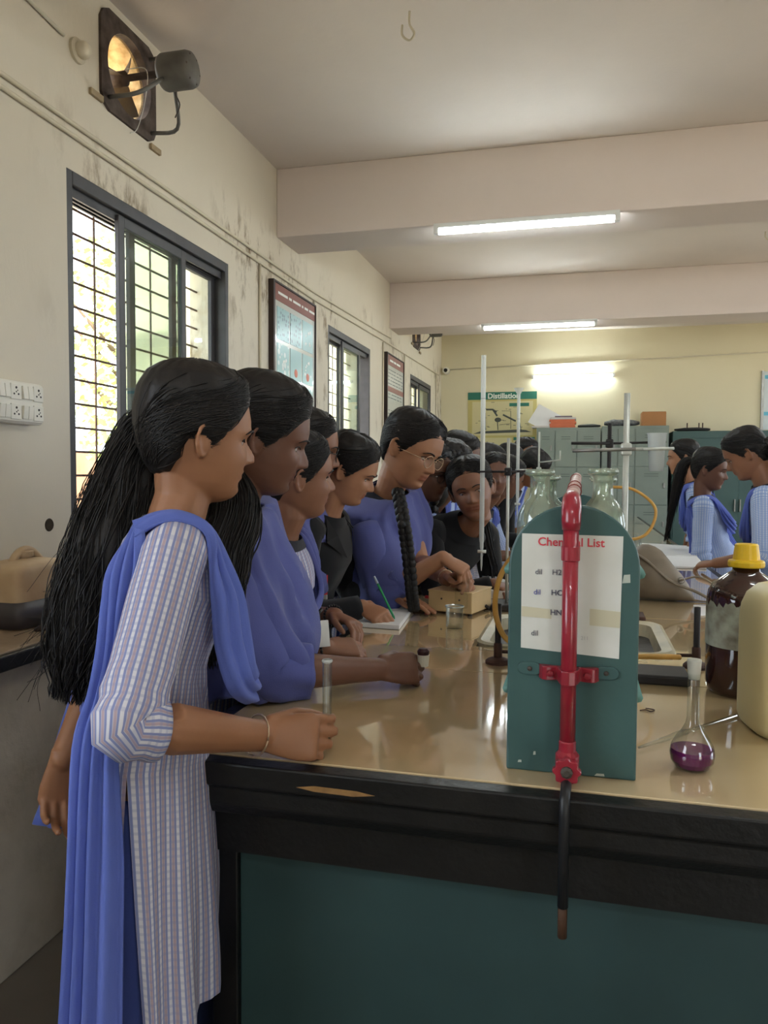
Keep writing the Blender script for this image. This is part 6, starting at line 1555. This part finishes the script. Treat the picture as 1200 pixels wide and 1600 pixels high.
def student5():
    hd = PX(543, 738, D=2.50)
    B = person('person', 'girl in black jacket bending to write in a notebook', hd, 6, -24, 4, hip=(-.94, 2.44), byaw=0, syaw=0, s=.98, hs=.92, tone=T_C, kurta='black',
        rh=(PX(566, 948, Z=.955), V((.86, -.42, -.25)), V((.1, -.5, .85)), 'pinch', V((-.5, -.5, -.7))),
        lh=(PX(618, 930, Z=.955), V((.85, -.25, -.15)), V((-.1, .1, 1)), 'flat', V((-.3, .6, -.8))), near=1)
    hair(B, .016, .012, .010, 5)
    g = G(); c = B.HM @ V((0, -.105, -.035)); q = random.Random(8)
    for k in range(16):   # curly low bun
        a = k*2.4; e = q.uniform(.4, 1); p = c+V((math.cos(a)*.02*e, math.sin(a)*.026*e, (k/16-.5)*.07)); g.ball(p, q.uniform(.018, .026), 8, 6)
    B.P('hair_bun', g, M_HAIR, B.hair)
    mane(B, [B.HM @ V((.01, -.07, .08)), B.HM @ V((0, -.105, .04)), B.HM @ V((0, -.125, -.02)), B.HM @ V((0, -.11, -.075))], [.03, .04, .036, .012], .8, 1.5, 140, .0014, 51, spread=1.1)
    earring(B, -1); bangle(B, 'R', M_SILV, .028, .0018, .10)
    # lapel badge
    c = B.surf(.235, -42, .016); f = (B.surf(.235, -42, .06)-c).normalized(); r_ = f.cross(UP).normalized()*-1
    o = B.P('lanyard', G().poly([c-r_*.011+UP*.045, c+r_*.009+UP*.045, c+r_*.007-UP*.04, c-r_*.003-UP*.04], f*.003), M_LANY, smooth=False, label='red lanyard ribbon'); B.P('badge', G().box(-.006, .006, -.003, .003, -.052, -.038, Matrix.Translation(c+f*.002)), M_CARDW, o, smooth=False)
    # collar lapels of the jacket
    for k in (-1, 1):
        a, b, d_, e = B.surf(-.02, k*70, .016), B.surf(.03, k*28, .022), B.surf(.12, k*10, .020), B.surf(.05, k*50, .024)
        B.P('jacket_lapel', G().poly([a, b, d_, e] if k > 0 else [e, d_, b, a], (0, 0, .004)), C_BLACK, B.kurta, smooth=False)
    # pen
    tips, th = B.arms['R'][3]; p0 = (tips[0]+th)*.5; pd = V((-.42, -.12, .9)).normalized(); a = p0-pd*.03; a.z = max(a.z, BZ+.018)
    t = empty('pen', a, 'green pen in the hand of the girl who writes', 'pen'); part('barrel', G().tube([a, a+pd*.008, a+pd*.125], [.001, .0036, .0036], 8), mat('green_pen', srgb(30, 140, 84), .35), t, smooth=True); part('pen_cap', G().tube([a+pd*.125, a+pd*.15], [.0042, .0035], 8), mat('grey_pen_cap', srgb(150, 160, 170), .3), t, smooth=True)
    return B
def student6():
    hd = PX(640, 706, D=2.80)
    B = person('person', 'tall girl with thin gold glasses and a long braid, working with a beaker', hd, -22, -24, -6, hip=(-.86, 2.95), byaw=-8, syaw=-14, s=1.05, hs=1.15, tone=T_C, bare=('R', 'L'),
        rh=(PX(692, 872, D=2.58), V((.86, -.1, -.42)), V((.3, -.3, .85)), 'pinch', V((-.3, -.2, -1))),
        lh=(PX(700, 905, D=2.68), V((.85, -.45, .15)), V((.1, .5, .8)), 'hold', V((-.3, .5, -.8))), near=1)
    hair(B, .011, 0.0, seed=6)
    # braid over the near shoulder
    path = smoothcurve([B.HM @ V((-.03, -.095, .02)), B.HM @ V((-.055, -.085, -.05)), B.HM @ V((-.07, -.055, -.11)), PX(628, 800, D=2.57), PX(637, 860, D=2.53), PX(643, 920, D=2.53), PX(647, 955, D=2.54)], 6)
    g = G().tube(path, .012, 6)
    for i, p in enumerate(path[:-1]):
        d = (path[i+1]-p).normalized(); a, b = frame_of(d)
        for k in (-1, 1):
            q_ = p+a*k*.009; g.ball(q_, .019*(1-.35*i/len(path)), 8, 6, (1, 1, 1.25))
    B.P('braid', g, M_HAIR, B.hair)
    spectacles(B, M_GLF); earring(B, -1)
    cape(B, [(-.014, .066, .078, .078, .078, 0, .004), (.002, .08, .09, .13, .135, 0, .014), (.022, .092, .104, .185, .195, .004, .018), (.05, .105, .112, .205, .215, .008, .012), (.10, .14, .125, .205, .215, .012, .0), (.19, .17, .135, .215, .235, .02, -.004), (.28, .18, .14, .22, .25, .03, -.02), (.35, .17, .14, .22, .235, .03, -.03), (.41, .165, .14, .21, .22, .03, -.03)], C_DUP2, 3.0, 9, .018, enclose=('R',))
    bangle(B, 'L', M_SILV, .028, .002, .08)
    tips, th = B.arms['L'][3]; c = (tips[1]+th)*.5; t = empty('glass_jar', c-V((0, 0, .05)), 'small glass jar held by the tall girl with glasses', 'beaker')
    part('glass', G().lathe([(0, -.05), (.022, -.05), (.024, -.045), (.024, .045), (.0255, .048)], 20, c), M_GLASS, t, smooth=True)
    t = empty('pipette', tips[1], 'slim glass dropper held over the jar', 'dropper'); tt = B.arms['R'][3][0][0]; part('stem', G().tube([tt+V((0, 0, .03)), tt+V((.004, 0, -.06)), tt+V((.006, 0, -.09))], [.004, .0035, .0015], 8), M_WHITEG, t, smooth=True); part('rubber_bulb', G().capsule([tt+V((0, 0, .03)), tt+V((-.004, 0, .055))], [.0055, .0065], 8), mat('dark_bulb', srgb(40, 46, 70), .5), t, smooth=True)
    return B
def student(idx, label, hp, hyaw, hpitch, hroll, hip, byaw, tone, style, near=3, s=1.0, hs=1.0, smile=0.0, kurta='check2', dup=C_DUP, spec=None, lh=None, rh=None, curl=0.0, vol=.012, hairlen=.25):
    B = person('person', label, hp, hyaw, hpitch, hroll, hip=hip, byaw=byaw, s=s, hs=hs, tone=tone, near=near, smile=smile, kurta=kurta, lh=lh, rh=rh)
    hair(B, vol, 0.0, curl, idx)
    if style == 'long': mane(B, [B.HM @ V((0, -.09, .03)), B.HM @ V((0, -.125, -.06)), B.HM @ V((0, -.13, -.06-hairlen*.45)), B.HM @ V((0, -.12, -.06-hairlen))], [.05, .066, .066, .03], .6, .9, 90, .002, 100+idx)
    elif style == 'tail': mane(B, [B.HM @ V((0, -.1, .045)), B.HM @ V((0, -.145, .02)), B.HM @ V((0, -.16, -.08)), B.HM @ V((0, -.15, -.06-hairlen))], [.024, .036, .040, .014], .8, .7, 70, .002, 100+idx)
    elif style == 'curly':
        g = G(); q = random.Random(idx)
        for k in range(90):
            ph = q.uniform(-math.pi, math.pi); z = q.uniform(-.10, .10)
            if hair_mask(ph, max(z, -.055)) < .5: continue
            p = head_pt(ph, max(-.1, z)); g.ball(B.HM @ (p*1.10), q.uniform(.012, .024)*hs, 7, 5)
        for k in range(40): g.ball(B.HM @ V((q.uniform(-.07, .07), q.uniform(-.13, -.06), q.uniform(-.26, -.05))), q.uniform(.018, .030), 7, 5)
        g.ball(B.HM @ V((0, -.08, -.08)), .075, 10, 8, (1, .7, 1.3)); B.P('hair_curls', g, M_HAIR, B.hair)['kind'] = 'stuff'
    elif style == 'plait': mane(B, [B.HM @ V((0, -.095, -.01)), B.HM @ V((0, -.115, -.07)), B.HM @ V((0, -.12, -.07-hairlen))], [.03, .032, .016], .8, .3, 30, .002, 100+idx)
    if dup and kurta != 'black': dupatta_band(B, None, dup, seed=idx, drop=.25, tails=((-1, .45), (1, .45)))
    if spec: spectacles(B, spec)
    return B
B1 = student1(); B2 = student2(); B3 = student3(); B4 = student4(); B5 = student5(); B6 = student6()
student(7, 'girl with dark glasses half hidden behind the tall girl with the braid', PX(668, 740, D=3.15), -28, -14, 0, (-1.14, 3.08), -8, T_B, 'plait', 2, spec=M_GLB, hs=1.0)
B7 = student(8, 'smiling girl in black leaning over the bench towards the camera', PX(738, 768, D=3.05), -86, -6, 14, (-.80, 3.38), -40, T_D, 'plait', 1, hs=1.04, smile=1.0, kurta='black', rh=(V((-.32, 3.0, .945)), V((.7, -.6, -.1)), V((0, 0, 1)), 'relaxed', V((0, -.3, -1))), lh=(V((-.24, 3.2, .945)), V((.6, -.8, 0)), V((0, 0, 1)), 'relaxed', V((.3, .3, -1))))
student(9, 'girl in profile with smooth black hair above the curly-haired girl', PX(716, 718, D=3.75), -5, -16, 0, (-.90, 3.84), 0, T_B, 'long', 3, s=1.02)
student(10, 'girl with thick curly black hair behind the smiling girl', PX(700, 738, D=3.42), 55, -10, 0, (-1.12, 3.56), 20, T_B, 'curly', 2, curl=.012, vol=.020)
student(11, 'girl looking at the camera just right of the smiling girl', PX(772, 746, D=4.2), -70, 0, -4, (-.84, 4.24), -20, T_B, 'plait', 3, rh=(V((-.30, 4.05, .95)), V((.9, -.3, 0)), UP, 'relaxed', V((0, -.3, -1))), lh=(V((-.24, 4.25, .96)), V((.9, -.4, 0)), UP, 'relaxed', V((0, .3, -1))))
student(12, 'dark-haired girl seen behind the tall burette', PX(763, 728, D=4.75), 30, -15, 0, (-1.16, 4.74), 0, T_B, 'long', 3)
student(13, 'girl with round dark hair bowed away from the camera', PX(795, 724, D=5.35), 55, -20, 0, (-.86, 5.42), 0, T_B, 'long', 3, s=1.01)
student(14, 'girl bending low between the burette and the thin stand rod', PX(791, 748, D=4.5), 40, -25, 0, (-.86, 4.60), 10, T_B, 'plait', 3, s=.97)
student(15, 'far girl with pale face behind the funnel burette', PX(822, 712, D=5.8), -60, -10, 0, (-.82, 5.95), -10, T_C, 'long', 3, s=1.04)
student(16, 'girl in black leaning forward beside the funnel burette', PX(830, 733, D=4.9), 10, -38, 20, (-.80, 5.02), 0, T_D, 'plait', 3, kurta='black', rh=(V((-.28, 4.75, .97)), V((.8, -.4, 0)), UP, 'relaxed', V((0, -.3, -1))))
grp = None
hp = PX(1068, 718, D=5.2)
B = student(17, 'girl at right facing left with long wavy hair', hp, 178, -4, 0, (.90, 5.62), 175, T_C, 'long', 3, hairlen=.42)
mane(B, [B.HM @ V((.06, -.03, .02)), B.HM @ V((.085, -.05, -.10)), B.HM @ V((.09, -.05, -.25)), B.HM @ V((.09, -.03, -.40))], [.03, .05, .055, .03], .7, 1.2, 80, .002, 77)
B = student(18, 'girl at right with a ponytail turned away to the right', PX(1108, 736, D=4.62), -22, -12, 0, (.80, 4.98), -8, T_B, 'tail', 2, hairlen=.34, hs=1.03)
B = student(19, 'girl cut by the right border, head bowed, sleeve cuff on the bench', PX(1168, 712, D=3.8), 168, -28, 0, (1.0, 4.16), 160, T_D, 'long', 2, s=1.03, hs=1.03, lh=(PX(1118, 880, Z=.95), V((-.75, .5, -.15)), V((0, -.3, .9)), 'relaxed', V((.5, -.8, -.5))), hairlen=.3)
